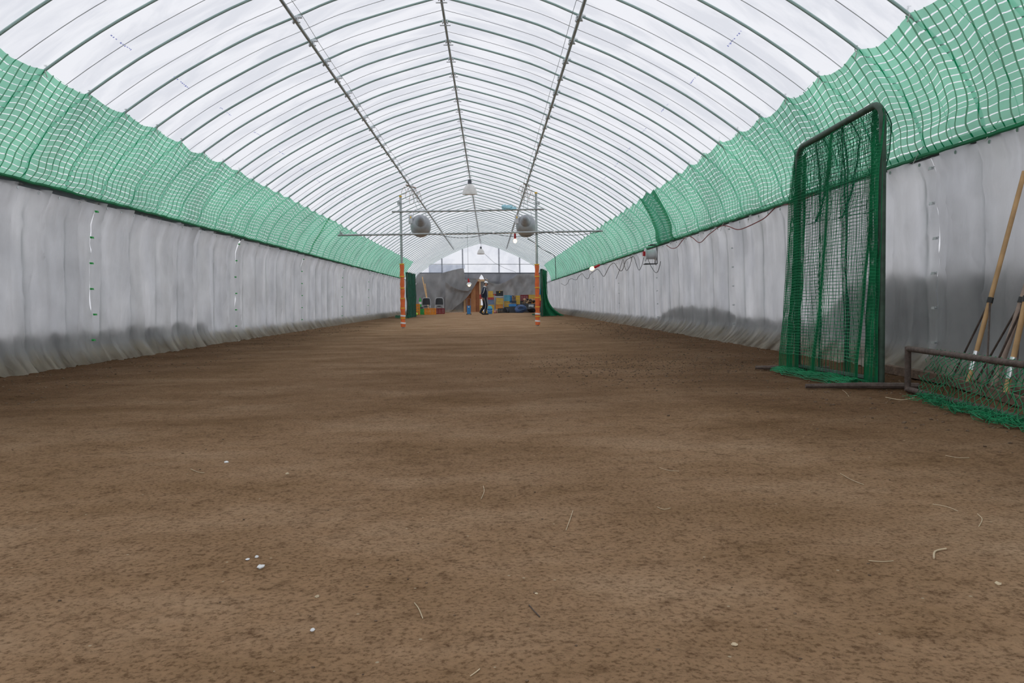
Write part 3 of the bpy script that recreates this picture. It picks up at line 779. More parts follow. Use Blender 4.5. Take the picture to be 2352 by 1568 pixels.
# ---------------------------------------------------------------- cord reel and wires on the right wall
y = 18.6; xw = CX+4.30
t = thing('cord_reel', 'black framed cord reel with white drum hanging under the right green net', 'reel', (xw, y, 1.3))
C = at(1526, 584, y-.02); C.x = xw-.12
b = MB(); hx, hz = .13, .21
fr = []
for (yy) in (C.y-.11, C.y+.11):
    b.tube([(C.x-hx, yy, C.z-hz), (C.x+hx, yy, C.z-hz), (C.x+hx, yy, C.z+hz), (C.x-hx*.2, yy, C.z+hz)], .012, 6)
b.tube([(C.x-hx, C.y-.11, C.z-hz), (C.x-hx, C.y+.11, C.z-hz)], .012, 6); b.tube([(C.x+hx, C.y-.11, C.z-hz), (C.x+hx, C.y+.11, C.z-hz)], .012, 6); b.tube([(C.x+hx, C.y-.11, C.z+hz), (C.x+hx, C.y+.11, C.z+hz)], .012, 6)
b.build('frame', M_black, t)
RX = Matrix.Rotation(PI/2, 3, 'Y')
MB().lathe([(.02, -.12), (.15, -.12), (.15, -.105), (.105, -.10), (.105, .10), (.15, .105), (.15, .12), (.02, .12)], C, RX, 24).build('drum', M_lgrey, t)
MB().box((C.x-.14, C.y, C.z+.02), (.05, .10, .10)).build('outlet_face', M_red, t)
MB().tube([(C.x, C.y, C.z+hz), (xw, C.y, 1.93)], .006, 5).build('hook', M_steel, t)
def swag(pts2d, y_to, r, m, name, label):
    """pts (y, z) hung just in front of the right curtain"""
    P = [(CX+4.345+.02*math.sin(q[0]*3), q[0], q[1]) for q in smooth_poly(pts2d, 8)]
    tag(MB().tube(P, r, 5).build(name, m), label, 'cable')
def ysof(px): return FPX*(4.36+CX)/(px-1125)
def wallpt(px, py):
    y = ysof(px); return (y, at(px, py, y).z)
swag([wallpt(*q) for q in ((2420, 262), (2345, 278), (2250, 305), (2150, 336), (2020, 386), (1940, 412), (1845, 464), (1790, 474), (1755, 505), (1705, 527), (1665, 518), (1640, 535), (1610, 557), (1585, 542), (1562, 566), (1545, 570), (1534, 563))], 0, .0075, M_redcord, 'red_cable', 'dark red power cable strung in swags along the right curtain top to the reel')
swag([wallpt(*q) for q in ((1523, 600), (1517, 622), (1508, 625), (1497, 612), (1486, 586), (1479, 610), (1471, 620), (1464, 610), (1456, 588), (1450, 612), (1443, 621), (1436, 610), (1432, 596), (1424, 625), (1419, 640))], 0, .007, M_blackcord, 'black_cable', 'thin black cable looping left from the cord reel')
swag([wallpt(*q) for q in ((1455, 590), (1440, 600), (1428, 622), (1416, 605), (1404, 608), (1395, 628), (1386, 634), (1376, 618), (1362, 626), (1350, 640), (1338, 628), (1325, 642), (1312, 640), (1300, 655), (1290, 650))], 0, .009, M_blackcord, 'black_cable', 'long black cable drooping along the right wall beyond the clamp lamp')
b = MB()
for (px, py) in ((2320, 276), (2140, 338), (2030, 380), (1850, 446), (1738, 489), (1672, 511), (1585, 541)):
    y, z = wallpt(px, py); b.tube([(CX+4.33, y, z+.02), (CX+4.30, y+.05, z-.05), (CX+4.31, y+.16, z-.12)], .0035, 4)
b.build('string_end', M_string, bpy.data.objects['red_cable'])
bpy.data.objects['string_end']['label'] = 'white string ties holding the cable'

# ---------------------------------------------------------------- tall green net screen
F, N = Vector((2.88, 7.70, 0)), Vector((2.99, 6.27, 0))
t = thing('net_screen', 'tall standing pipe frame draped in dark green netting by the right wall', 'net screen', (F+N)/2)
D = (N-F); Dn = D.normalized(); OUT = Vector((-1, -.08, 0)).normalized()
def frame_pts(z0F, z0N, zF, zN, r=.13):
    P = [F+Vector((0, 0, z0F)), F+Vector((0, 0, zF-r))]
    for k in range(1, 6):
        w = PI/2*k/6; P.append(F+Dn*(r*(1-math.cos(w)))+Vector((0, 0, zF-r+r*math.sin(w))))
    for k in range(0, 6):
        w = PI/2*k/6; P.append(N-Dn*(r*(1-math.sin(w)))+Vector((0, 0, zN-r+r*math.cos(w))))
    P += [N+Vector((0, 0, zN-r)), N+Vector((0, 0, z0N))]
    return P
MB().tube(frame_pts(.02, .02, 2.08, 2.16), .027, 12).build('frame_pipe', M_gpipe, t)
MB().tube([F+Vector((0, 0, .05)), N+Vector((0, 0, .05))], .024, 8).build('bottom_pipe', M_gpipe, t)
for (p1, p2, p0) in ((onfloor(1735, 849), onfloor(1905, 852), F), (onfloor(1850, 893), onfloor(2110, 893), N)):
    p1.z = p2.z = .022
    MB().tube([p1, (p1+p2)/2+Vector((0, 0, .005)), p2], [.017, .024, .024], 8).build('foot', M_rust, t)
Wd = D.length
def gather(u, k=3, a=.9, ph=0.0): return u - a/(2*PI*k)*math.sin(2*PI*k*u+ph)
def layer(off, flare, k, a, ph, nu, nv, r, name, m, ztop=(2.07, 2.15), u0=0.0, u1=1.0, wav=.02, seed=1, bot=.02):
    def fn(u, v):
        w = u0+(u1-u0)*gather(u, k, a, ph); zt = ztop[0]*(1-w)+ztop[1]*w
        z = zt+(bot-zt)*v; q = v**2.2
        d = off*min(1, v*5+.15)+flare*q+wav*math.sin(w*2*PI*k*1.0+ph+1.2*v)*(.3+v)+.012*nz(w*9, v*6, seed)
        if v > .93: z = bot+.02*abs(nz(w*20, v*30, seed)); d += (v-.93)*flare*4
        return F+D*w+Vector((0, 0, z+.008*nz(w*14, v*9, seed)))+OUT*d+Dn*(.012*nz(w*4, v*5, seed+3))
    b = MB(); b.cordnet(fn, nu, nv, r); return b.build(name, m, t)
layer(.035, .12, 2, .75, .6, 52, 76, .0023, 'front_net', M_gnet)
layer(-.06, -.05, 3, 1.0, 2.0, 56, 72, .0021, 'back_net', M_gdark, wav=.045, seed=5)
layer(.0, .06, 1, .3, 0, 17, 90, .003, 'gathered_net', M_gnet, u0=-.05, u1=.13, wav=.03, seed=9, ztop=(1.98, 2.1))
layer(.03, .10, 1, .3, 2, 12, 90, .003, 'gathered_net', M_gnet, u0=-.06, u1=.08, wav=.03, seed=19, ztop=(1.95, 2.1))
layer(.04, .05, 1, .2, 1, 9, 80, .0026, 'gathered_net', M_gnet, u0=.965, u1=1.03, wav=.015, seed=31, ztop=(2.03, 2.05))
layer(.0, .03, 1, .3, 1, 15, 90, .0028, 'gathered_net', M_gnet, u0=.90, u1=1.02, wav=.02, seed=13, ztop=(2.05, 2.11))
layer(-.03, -.05, 1, .5, 1, 6, 70, .0024, 'gathered_net', M_gdark, u0=.50, u1=.56, wav=.02, seed=17, ztop=(2.10, 2.10))
# top half: second fold of net draped over the bar
layer(-.10, .1, 3, .9, .5, 50, 22, .0021, 'top_fold_net', M_gdark, seed=23, bot=1.35, wav=.03)
# net heap on the floor between the posts
b = MB()
def heap(u, v):
    p = F+D*(u*1.04-.02); a = v*PI; rr = .05+.03*nz(u*7, 2)+.02*u
    return p+OUT*(.16+.05*u-.05*nz(u*5)+math.cos(a)*(rr+.05))+Vector((0, 0, .012+rr*math.sin(a)*.8+.012*nz(u*19, v*9)))
b.cordnet(heap, 60, 12, .0026); b.build('net_hem_heap', M_gnet, t)

# ---------------------------------------------------------------- low pipe frame with torn net at the right edge
A0 = Vector((3.02, 5.92, 0)); A1 = Vector((2.84, 3.9, 0)); H = .315; r = .021
t = thing('low_net_frame', 'low rusty pipe frame with torn green net lying at the right edge', 'net frame', (A0+A1)/2)
e0, e1 = Vector((0, 0, r)), Vector((0, 0, H))
MB().tube([A0+e1, A1+e1], r, 10).build('top_pipe', M_rust, t)
MB().tube([A0+e0, A1+e0], r, 10).build('bottom_pipe', M_rust, t)
MB().tube([A0+e0*.6, A0+e1+Vector((0, 0, .015))], r*1.05, 10).build('end_post', M_rust, t)
MB().tube([A1+e0*.6, A1+e1], r*1.05, 10).build('end_post', M_rust, t)
b = MB(); DD = A1-A0; O2 = Vector((-1, 0, 0)); nI, nJ = 52, 15
def lp(i, j):
    u = .16+.82*(i/nI); v = j/nJ
    env = min(1, (u-.12)*2.2)
    z = (H+.025)*(1-v)**.9*(.85+.15*env) if v < .8 else (H)*.2*(1-v)/.2*.9+.01
    z = max(.012, z+.018*nz(u*13, v*5, 3))
    d = .01+.13*v**1.5*env+.035*nz(u*9, v*6, 8)
    if v < .06: d = -.005; z = H+.024
    sag = .05*env*math.sin(v*PI)*nz(u*6, v*3, 5)
    p = A0+DD*(u+.012*nz(u*17, v*9)+(-.05*v*(1-env)))+O2*d
    p.z = max(.01, z+sag); return p
for i in range(nI):
    for j in range(nJ):
        if (i+j) % 2: continue
        for di in (-1, 1):
            if 0 <= i+di <= nI and j+1 <= nJ and not (i < 8 and j < 8 and nz(i*.4, j*.4) > .05):
                b._seg(lp(i, j), lp(i+di, j+1), .0024)
b.build('torn_net', M_gnet, t)
b = MB()
for i in range(0, 150):
    u = .22+.76*random.random(); p = A0+DD*u+O2*random.uniform(.02, .20); pts = []
    for k in range(7): pts.append(p+Vector((random.uniform(-.04, .04), random.uniform(-.07, .07), random.uniform(.004, .05))))
    b.tube([Vector(q) for q in smooth_poly([tuple(q) for q in pts], 4)], .0016, 3)
b.build('net_tangle', M_gnet, t)
# plank at the foot of the right wall
p1, p2 = Vector((3.62, 7.5, .035)), Vector((3.50, 4.1, .035))
d = p2-p1; R = Vector((0, 1, 0)).rotation_difference(d.normalized()).to_matrix()
tag(MB().box((p1+p2)/2, (.07, d.length, .07), R).build('wooden_plank', M_plank), 'long dark damp wooden plank lying at the foot of the right curtain', 'plank')
# field rakes leaning on the curtain
def rake(bx, by, tx, ty, tz, m, label, rad, braces=True, hang=1.0, tape=True):
    B = Vector((bx, by, .06)); T = Vector((tx, ty, tz)); t = thing('field_rake', label, 'rake', (bx, by, 0))
    ax = (T-B).normalized()
    MB().tube([B+ax*.0, B+ax*(T-B).length*.5, T], rad, 10).build('handle', m, t)
    hd = Vector((.22, .97, 0)).normalized(); R = Vector((0, 1, 0)).rotation_difference(hd).to_matrix()
    MB().box((bx, by, .04), (.035, .70, .065), R).build('head_board', M_plank, t)
    if tape: MB().tube([B+ax*.10, B+ax*.24], rad*1.12, 10).build('metal_ferrule', M_silver, t)
    if braces:
        K = B+ax*.62
        for s in (-1, 1): MB().tube([K, B+hd*s*.36+Vector((0, 0, .0))], .0075, 6).build('brace', M_rust, t)
        MB().tube([K-ax*.02, K+ax*.02], rad*1.25, 8).build('wire_binding', M_blackcord, t)
rake(3.44, 5.88, 3.87, 5.94, 1.58, M_wood, 'bamboo handled field rake leaning on the right curtain, leftmost of three', .017)
rake(3.47, 5.62, 3.88, 5.55, 1.50, M_wood2, 'grey weathered handled field rake leaning between two bamboo handled ones', .021, True, tape=False)
rake(3.30, 5.22, 3.62, 5.25, 1.52, M_wood, 'bamboo handled field rake at the right frame edge, lowest in view', .018)

# ---------------------------------------------------------------- floor litter
def straw(p, name, m, label, cat, r=.0018):
    P = [onfloor(*q) for q in p]
    for q in P: q.z = floor_z(q.x, q.y)+r*1.6
    if len(P) > 2: P = [Vector(q) for q in smooth_poly([tuple(q) for q in P], 4)]
    tag(MB().tube(P, r, 5).build(name, m), label, cat)
ST = [(((952, 1385), (962, 1400), (971, 1422)), 'curled dry straw lying nearest the camera on bare soil, left of centre'),
      (((1515, 1074), (1535, 1079), (1560, 1080)), 'short pale straw lying flat in the middle right of the floor'),
      (((2172, 1045), (2200, 1050), (2226, 1050)), 'thin pale straw on the floor below the low net frame'),
      (((2142, 1160), (2175, 1165), (2200, 1174)), 'straw bent on the soil at the right, above the wavy one'),
      (((2145, 1284), (2148, 1268), (2173, 1263)), 'hooked pale straw near the right edge, nearest of the right group'),
      (((1995, 1288), (2025, 1291), (2052, 1289)), 'straight dry straw lying left of the hooked straw'),
      (((1930, 1085), (1955, 1100), (1984, 1112)), 'fine dry straw lying slanted below the net screen'),
      (((2245, 1180), (2256, 1192), (2248, 1208)), 'small wavy straw near the right frame edge'),
      (((2290, 980), (2310, 975), (2318, 984)), 'white straw loop on the soil below the torn net'),
      (((1300, 1215), (1310, 1190), (1316, 1172)), 'fine curved straw right of the floor centre'),
      (((438, 1078), (455, 1086), (470, 1088)), 'faint curved straw on the left of the floor'),
      (((1105, 1145), (1112, 1128), (1110, 1115)), 'faint fine straw standing out at the floor centre'),
      (((1215, 1390), (1225, 1402), (1240, 1418)), 'dark thin twig on the soil near the bottom centre'),
      (((1510, 1165), (1525, 1170), (1540, 1167)), 'short thin straw right of centre, below the pale flat one'),
      (((2034, 911), (2070, 916), (2100, 913)), 'pale wood splinter lying beside the low net frame post'),
      (((1935, 896), (1943, 902), (1950, 910)), 'bent straw lying under the foot of the net screen'),
      (((1080, 1556), (1092, 1548), (1102, 1540)), 'pale straw piece at the very bottom of the floor')]
for i, (p, lb) in enumerate(ST): straw(p, 'twig' if 'twig' in lb else 'straw', M_rust if 'twig' in lb else M_straw, lb, 'twig' if 'twig' in lb else 'straw', .0013 if i not in (4, 14) else .0026)
for (px, py, s, lb) in ((599, 1301, .012, 'largest white paper scrap of three on the left foreground soil'), (590, 1278, .007, 'small white paper scrap, upper right of the three scraps'), (569, 1284, .007, 'small white paper scrap, left of the three scraps'),
                        (520, 1062, .012, 'flat white scrap on the soil at middle left'), (728, 1368, .007, 'small pale pebble left of the bottom centre'), (718, 1446, .007, 'white chip near the bottom left of centre'), (660, 1087, .009, 'small pale chip at middle left of the floor'),
                        (1687, 1477, .008, 'pale pebble near the bottom right'), (1232, 1363, .005, 'small pale pebble near the bottom centre'), (2293, 1339, .009, 'tan wood chip near the right edge')):
    p = onfloor(px, py); q = MB().blob((p.x, p.y, floor_z(p.x, p.y)+s*.25), (s*1.6, s*2.2, s*.8), px, .5, 8, 5)
    tag(q.build('paper_scrap' if 'scrap' in lb else 'pebble', M_scrap if 'white' in lb else M_straw), lb, 'scrap' if 'scrap' in lb else 'pebble')
b = MB(); rnd = random.Random(3)
for k in range(4200):
    y = 1.3+rnd.random()**1.6*24
    if rnd.random() < .72:
        sd = rnd.choice((-1, 1, 1)); xo = sd*(4.25-abs(rnd.gauss(0, .9)))
    else: xo = rnd.uniform(-3.5, 4.0)
    x = CX+xo; s = rnd.uniform(.005, .016)*(1+.03*y) if abs(xo) > 2.7 else rnd.uniform(.002, .006)*(1+.04*y)
    s = min(s, .024)
    b.blob((x, y, floor_z(x, y)+s*.15), (s*rnd.uniform(1, 1.8), s*rnd.uniform(1, 1.8), s*.8), k, .5, 5, 3)
for k in range(1500):
    x = 1.7+rnd.gauss(0, .75); y = 8.6+rnd.gauss(0, 1.2)
    if x > 3.4: continue
    s = rnd.uniform(.004, .014); b.blob((x, y, floor_z(x, y)+s*.2), (s*rnd.uniform(1, 1.8), s*rnd.uniform(1, 1.8), s*.9), k, .5, 5, 3)
tag(b.build('soil_clods', M_clod, origin=(0, 0, 0), smooth=False), 'loose dark clods and crumbs of soil scattered over the floor, thickest along the walls', 'soil', kind='stuff')

# ================================================================ FAR GABLE END
GYW = 56.9
tag(gable(GYW+.15, 'x').build('wall_back', M_film, origin=(0, 0, 0)), kind='structure')
def prof_z(xc):
    xc = abs(xc)
    for i in range(len(PROF)-1):
        if PROF[i][0] <= xc <= PROF[i+1][0]:
            k = (xc-PROF[i][0])/(PROF[i+1][0]-PROF[i][0]); return PROF[i][1]*(1-k)+PROF[i+1][1]*k
    return 0
for px, lb in ((966, 'outermost left'), (1015.6, 'second from the left'), (1063.3, 'just left of the doorway'), (1146.6, 'just right of the doorway'), (1194, 'second from the right'), (1240, 'outermost right')):
    x = at(px, 640, GYW).x
    tag(MB().tube([(x, GYW, 0), (x, GYW, prof_z(x-CX)-.03)], .045, 8).build('gable_post', M_grey), 'grey upright post of the far gable end, ' + lb, 'post', 'upright posts of the far gable')
a, c = at(979, 606.5, GYW-.08), at(1240, 606.5, GYW-.08)
tag(MB().tube([a, c], .02, 6).build('gable_crossbar', M_steel), 'thin horizontal bar across the far gable above the tarps', 'crossbar')
a, c = at(957, 627, GYW-.1), at(1250, 627, GYW-.1)
tag(MB().tube([a, c], .035, 6).build('tarp_rail', M_dkgrey), 'dark horizontal rail the grey tarps hang from at the far end', 'rail')
def interp(pts, x):
    if x <= pts[0][0]: return pts[0][1]
    for i in range(len(pts)-1):
        if x <= pts[i+1][0]:
            k = (x-pts[i][0])/(pts[i+1][0]-pts[i][0]); return pts[i][1]*(1-k)+pts[i+1][1]*k
    return pts[-1][1]
def tarp(x0, x1, top, bot, y, label, m=None, fold=.06, seed=1, nu=70, nv=26, lip=0.0, name='grey_tarp'):
    def fn(u, v):
        px = x0+(x1-x0)*u; py = interp(top, px)*(1-v)+interp(bot, px)*v
        p = at(px, py, y); p.z = max(p.z, .01)
        p.y += -fold*nz(p.x*1.8+p.z*.8, p.z*.6, seed)-fold*.6*nz(p.x*4-p.z*2, p.z, seed+4)-lip*math.exp(-(v/.13)**2)
        return p
    b = MB(); b.grid(fn, nu, nv); b.grid(lambda u, v: Vector(fn(u, v))+Vector((0, .012, 0)), nu, nv)
    return tag(b.build(name, m or M_tarp), label, 'tarp', 'grey tarps on the far gable')
M_mesh = film_mat('grey_shade_mesh', .35, (.50, .50, .51)); M_flap = film_mat('clear_flap', .7, (.85, .87, .9))
diag = [(1030, 717), (1035, 713), (1050, 700), (1060, 693), (1070, 684), (1080, 672), (1090, 657), (1098, 643), (1104, 630)]
tarp(951, 1104, [(951, 650), (956, 635), (961, 628), (1014, 627), (1025, 624), (1040, 620), (1060, 616), (1066, 616.5), (1067.2, 642), (1098, 642), (1104, 629)], [(951, 717)]+diag, 56.55, 'big grey tarp covering the left half of the far gable', seed=2, nu=110)
tarp(1023, 1083, [(1023, 647), (1028, 650), (1035, 656), (1050, 663), (1065, 667), (1075, 668), (1083, 664)], [(1023, 717)]+[(x, y+1.5) for x, y in diag], 56.15, 'grey tarp drape swept up in front of the doorway, hanging from its left', seed=7, lip=.16, fold=.12)
tarp(1108, 1252, [(1108, 630), (1115, 640), (1122, 646), (1130, 650), (1145, 652.5), (1160, 648), (1180, 637), (1192, 629), (1252, 629)], [(1108, 631), (1116, 650), (1126, 672), (1133, 695), (1140, 717), (1252, 717)], 56.4, 'grey tarp sagging from the rail to the right of the doorway', seed=12, fold=.14, nu=110, lip=.06)
tarp(1066, 1106, [(1066, 628), (1106, 628)], [(1066, 645), (1098, 643), (1106, 629)], 56.7, 'strip of see-through grey mesh left of the doorway peak', m=M_mesh, name='mesh_strip')
tarp(1104, 1245, [(1104, 628), (1245, 628)], [(1104, 629), (1117, 641), (1125, 650), (1150, 658), (1245, 650)], 56.75, 'strip of see-through grey mesh above the sagging right tarp', m=M_mesh, name='mesh_strip')
tarp(985, 1068, [(985, 608), (1068, 608)], [(985, 628), (1015, 627), (1068, 617)], 56.8, 'crumpled clear plastic flap above the left grey tarp', m=M_flap, name='plastic_flap')
tarp(1103, 1150, [(1103, 646), (1150, 646)], [(1103, 683), (1111, 686), (1115, 717), (1150, 717)], 57.0, 'dull grey sheet seen through the open doorway', name='doorway_sheet')
tarp(1030, 1066, [(1030, 688), (1066, 688)], [(1030, 717), (1066, 717)], 56.85, 'dark grey sheet low beside the wooden doorway, under the swept drape', name='low_sheet')
# doorway
def pbox(x0, y0, x1, y1, y, d, name, m, parent=None, zmin=None, bev=None):
    a = at(x0, y0, y); c = at(x1, y1, y); z1, z0 = max(a.z, c.z), min(a.z, c.z)
    if zmin is not None: z0 = zmin
    b = MB().box(((a.x+c.x)/2, y, (z0+z1)/2), (abs(c.x-a.x), d, z1-z0))
    return b.build(name, m, parent, smooth=False)
t = bpy.data.objects.new('door_1', None); COL.objects.link(t); t.location = (at(1090, 700, 56.8).x, 56.8, 0); t['kind'] = 'structure'
pbox(1065, 640, 1085, 717, 56.95, .04, 'door_panel', M_ply, t, 0); pbox(1081, 640, 1093, 717, 56.85, .05, 'door_panel', mat('orange_plywood', (.46, .21, .09), .6, scale=3), t, 0)
pbox(1089, 640, 1103, 717, 56.97, .04, 'door_panel', M_ply, t, 0)
pbox(1064.5, 680, 1070, 717, 56.8, .10, 'door_post', M_pine, t, 0); pbox(1100.5, 643, 1105, 717, 56.8, .12, 'door_post', M_pine, t, 0)
pbox(1094, 641.5, 1120, 646, 56.75, .12, 'door_header', M_pine, t)

# ---------------------------------------------------------------- crates and clutter
def crate(name, c, d, m, label, cat='crate', group='plastic crates piled at the far right', rot=0.0, tilt=0.0, parts=True):
    """open-topped plastic crate with ribs, rim and hand slots. c = centre of the base"""
    t = thing(name, label, cat, c, group); R = Matrix.Rotation(rot, 3, 'Z') @ Matrix.Rotation(tilt, 3, 'Y')
    w, dp, h = d; c = Vector(c); th = .014
    b = MB()
    def bx(p, s): b.box(c+R @ Vector(p), s, R)
    bx((0, 0, th/2), (w*.96, dp*.96, th))
    for s in (-1, 1):
        for k in range(4):     # slatted walls
            z = h*(.10+.235*k); hh = h*.17
            bx((0, s*dp/2*.96, z+hh/2-.01), (w*.95, th, hh)); bx((s*w/2*.96, 0, z+hh/2-.01), (th, dp*.95, hh))
        for q in (-1, -.33, .33, 1):
            bx((q*w/2*.94, s*(dp/2*.96+.006), h/2), (.022, .02, h)); bx((s*(w/2*.96+.006), q*dp/2*.94, h/2), (.02, .022, h))
    b.build('slatted_body', m, t, smooth=False)
    b = MB()
    for s in (-1, 1):
        b.box(c+R @ Vector((0, s*dp/2, h-.014)), (w+.02, .03, .03), R); b.box(c+R @ Vector((s*w/2, 0, h-.014)), (.03, dp+.02, .03), R)
    b.build('rim', m, t, smooth=False)
    return t
def zx(q): return 1040+q/10.69
def zy(q): return 620+q/10.69
def cr(x0, x1, z0, h, y, m, label, dp=.33, rot=0, tilt=0, name='plastic_crate', **k):
    a = at(zx(x0), 716, y).x; c = at(zx(x1), 716, y).x
    return crate(name, ((a+c)/2, y, z0), (c-a, dp, h), m, label, rot=rot, tilt=tilt, **k)
yb = 50.6
cr(880, 1010, 0, .26, yb, M_yel, 'yellow crate at the bottom of the stack behind the person')
cr(885, 1015, .265, .23, yb, M_yel, 'yellow crate second from the floor behind the person')
cr(875, 1010, .50, .30, yb, M_gblue, 'slate blue crate halfway up the stack behind the person')
cr(870, 1008, .805, .13, yb, M_red, 'shallow red crate on top of the slate blue crate')
cr(880, 1003, .94, .14, yb, M_yel, 'shallow yellow crate below the topmost one beside the person')
cr(882, 988, 1.085, .24, yb, M_yel, 'small yellow crate topmost in the stack beside the person')
cr(668, 745, .86, .27, yb+.6, M_red, 'red crate peeking out behind the back of the person')
cr(990, 1088, 1.04, .11, yb+.5, M_red, 'small red crate beside the black case, on the shelf level')
cr(670, 740, 0, .46, yb+.9, M_yel, 'yellow crate low behind the legs of the person')
# steel rack
xa, xc_ = at(zx(1020), 700, yb).x, at(zx(1250), 700, yb).x
t = thing('steel_rack', 'grey steel tube rack standing behind the yellow crates', 'rack', ((xa+xc_)/2, yb, 0))
for (x, yy) in ((xa, yb-.24), (xc_, yb-.24), (xa, yb+.24), (xc_, yb+.24)): MB().tube([(x, yy, 0), (x, yy, 1.12)], .018, 6).build('post', M_grey, t)
for z in (.20, .99): MB().box(((xa+xc_)/2, yb, z), (xc_-xa, .48, .03)).build('shelf', M_lgrey, t)
cr(1062, 1228, .22, .28, yb, M_orp, 'orange yellow crate on the lower shelf of the steel rack')
cr(1064, 1240, .51, .37, yb-.03, M_yel, 'tilted yellow crate leaning in the middle of the steel rack', tilt=.12)
t = thing('equipment_case', 'black case with yellow latches on top of the steel rack', 'case', (at(zx(1152), 700, yb).x, yb, 1.005))
x = t.location.x
MB().box((x, yb, 1.005+.145), (.43, .34, .27)).build('body', M_black, t, smooth=False); MB().box((x, yb, 1.305), (.44, .35, .04)).build('lid', M_black, t, smooth=False)
MB().box((x, yb-.18, 1.25), (.07, .012, .05)).build('latch', M_ytie, t)
for q in (-.13, .02, .13): MB().box((x+q, yb-.1, 1.335), (.08, .08, .02)).build('yellow_tray', M_yel, t)
cr(1108, 1300, 0, .27, yb-.55, M_black, 'long low black crate on the floor before the steel rack')
t = thing('wash_basin', 'small pink basin on the floor left of the long black crate', 'basin', (at(zx(1048), 716, yb-.5).x, yb-.5, 0)); p = t.location
MB().lathe([(.06, .03), (.085, .03), (.11, .15), (.118, .15), (.118, .16), (.102, .155), (.08, .045), (0, .04)], p, None, 20).build('bowl', M_pink, t); MB().lathe([(.12, 0), (.12, .03), (.06, .035)], p, None, 20).build('base', M_dred, t)
cr(1262, 1400, 0, .34, yb+.25, M_dkgrey, 'dark grey crate under the yellow crate right of the rack')
cr(1268, 1392, .345, .35, yb+.25, M_yel, 'yellow crate standing under the teal crate')
cr(1255, 1412, .70, .36, yb+.25, M_teal, 'teal crate on top of the stack right of the rack')
cr(1398, 1455, .60, .44, yb+.6, M_blue, 'narrow blue crate squeezed behind the teal crate')
t = thing('lidded_bin', 'ribbed grey bin with a blue lid standing before the crates', 'bin', (at(zx(1470), 716, yb-.6).x, yb-.6, 0)); p = Vector(t.location)
b = MB().box(p+Vector((0, 0, .19)), (.44, .36, .38), taper=.9)
for k in range(8): b.box(p+Vector((-.19+.054*k, -.185, .19)), (.02, .02, .36))
b.build('ribbed_body', M_dkgrey, t, smooth=False); MB().box(p+Vector((0, 0, .45)), (.45, .39, .14)).build('lid', M_blue, t, smooth=False)
# upright bats in a crate
cr(1455, 1560, 0, .72, yb+.3, M_dkgrey, 'tall dark crate holding the upright bats')
for k in range(7):
    x = at(zx(1466+k*13.5), 716, yb+.3).x; h = (.30, .36, .28, .34, .38, .30, .35)[k]; m = (M_wood, M_black, M_leather, M_black, M_wood2, M_black, M_wood)[k]
    tag(MB().lathe([(.012, 0), (.014, h*.4), (.026, h*.75), (.03, h*.95), (.0, h)], (x, yb+.2+.05*(k % 2), .70), None, 10).build('baseball_bat', m), 'bat standing upright in the tall dark crate, ' + ('leftmost tan', 'black beside the leftmost', 'brown third from the left', 'black at the middle', 'weathered pale fifth from the left', 'black second from the right', 'rightmost tan')[k], 'bat', 'bats in the tall crate')
cr(1560, 1645, .50, .53, yb+.3, M_yel, 'yellow crate stood on end beside the upright bats')
cr(1560, 1650, 0, .495, yb+.3, M_dkgrey, 'dark grey crate under the upended yellow crate')
cr(1665, 1860, 0, .36, yb+.5, M_dkgrey, 'dark grey crate bottommost under the dark red crate')
cr(1665, 1860, .365, .34, yb+.5, M_black, 'black crate directly under the dark red crate')
cr(1670, 1855, .71, .36, yb+.5, M_dred, 'dark red crate high on the right hand pile')
cr(1866, 2060, 0, .40, yb+.5, M_black, 'black crate bottommost behind the right padded pole')
cr(1866, 2060, .405, .44, yb+.5, M_orp, 'orange crate in the middle of the rightmost big pile')
cr(1866, 2060, .85, .22, yb+.5, M_yel, 'shallow yellow crate on top behind the glove heap')
cr(2110, 2195, 0, .30, yb+.6, M_dkgrey, 'dark crate bottommost right of the right padded pole')
cr(2112, 2190, .305, .40, yb+.6, M_red, 'red crate right of the right padded pole')
cr(2112, 2190, .71, .35, yb+.6, M_yel, 'yellow crate on top of the red crate by the green net')
cr(2120, 2190, 1.065, .36, yb+.6, M_blue, 'blue crate topmost of the pile by the green net')
cr(1730, 2040, 0, .52, yb-.1, M_dkgrey, 'wide dark grey bin under the heap of worn gloves', dp=.4, name='plastic_bin')
rnd = random.Random(11); n = 0
for k in range(26):
    x = at(zx(1750+280*((k*37) % 26)/26), 716, yb-.1).x; z = .56+.075*(k//9)+.03*((k*5) % 3)
    m = (M_leather, M_wood2, M_black, M_pine)[k % 4]; 
    b = MB().blob((x, yb-.1+rnd.uniform(-.14, .1), z+.03), (.15, .13, .10), k, .7, 9, 6)
    for q in range(3): b.blob((x-.05+.05*q, yb-.22+rnd.uniform(-.02, .06), z+.04), (.04, .10, .05), k+q, .3, 6, 4)
    tag(b.build('baseball_glove', m), 'worn leather glove in the heap on the wide dark bin', 'glove', 'worn gloves heaped on the bin')
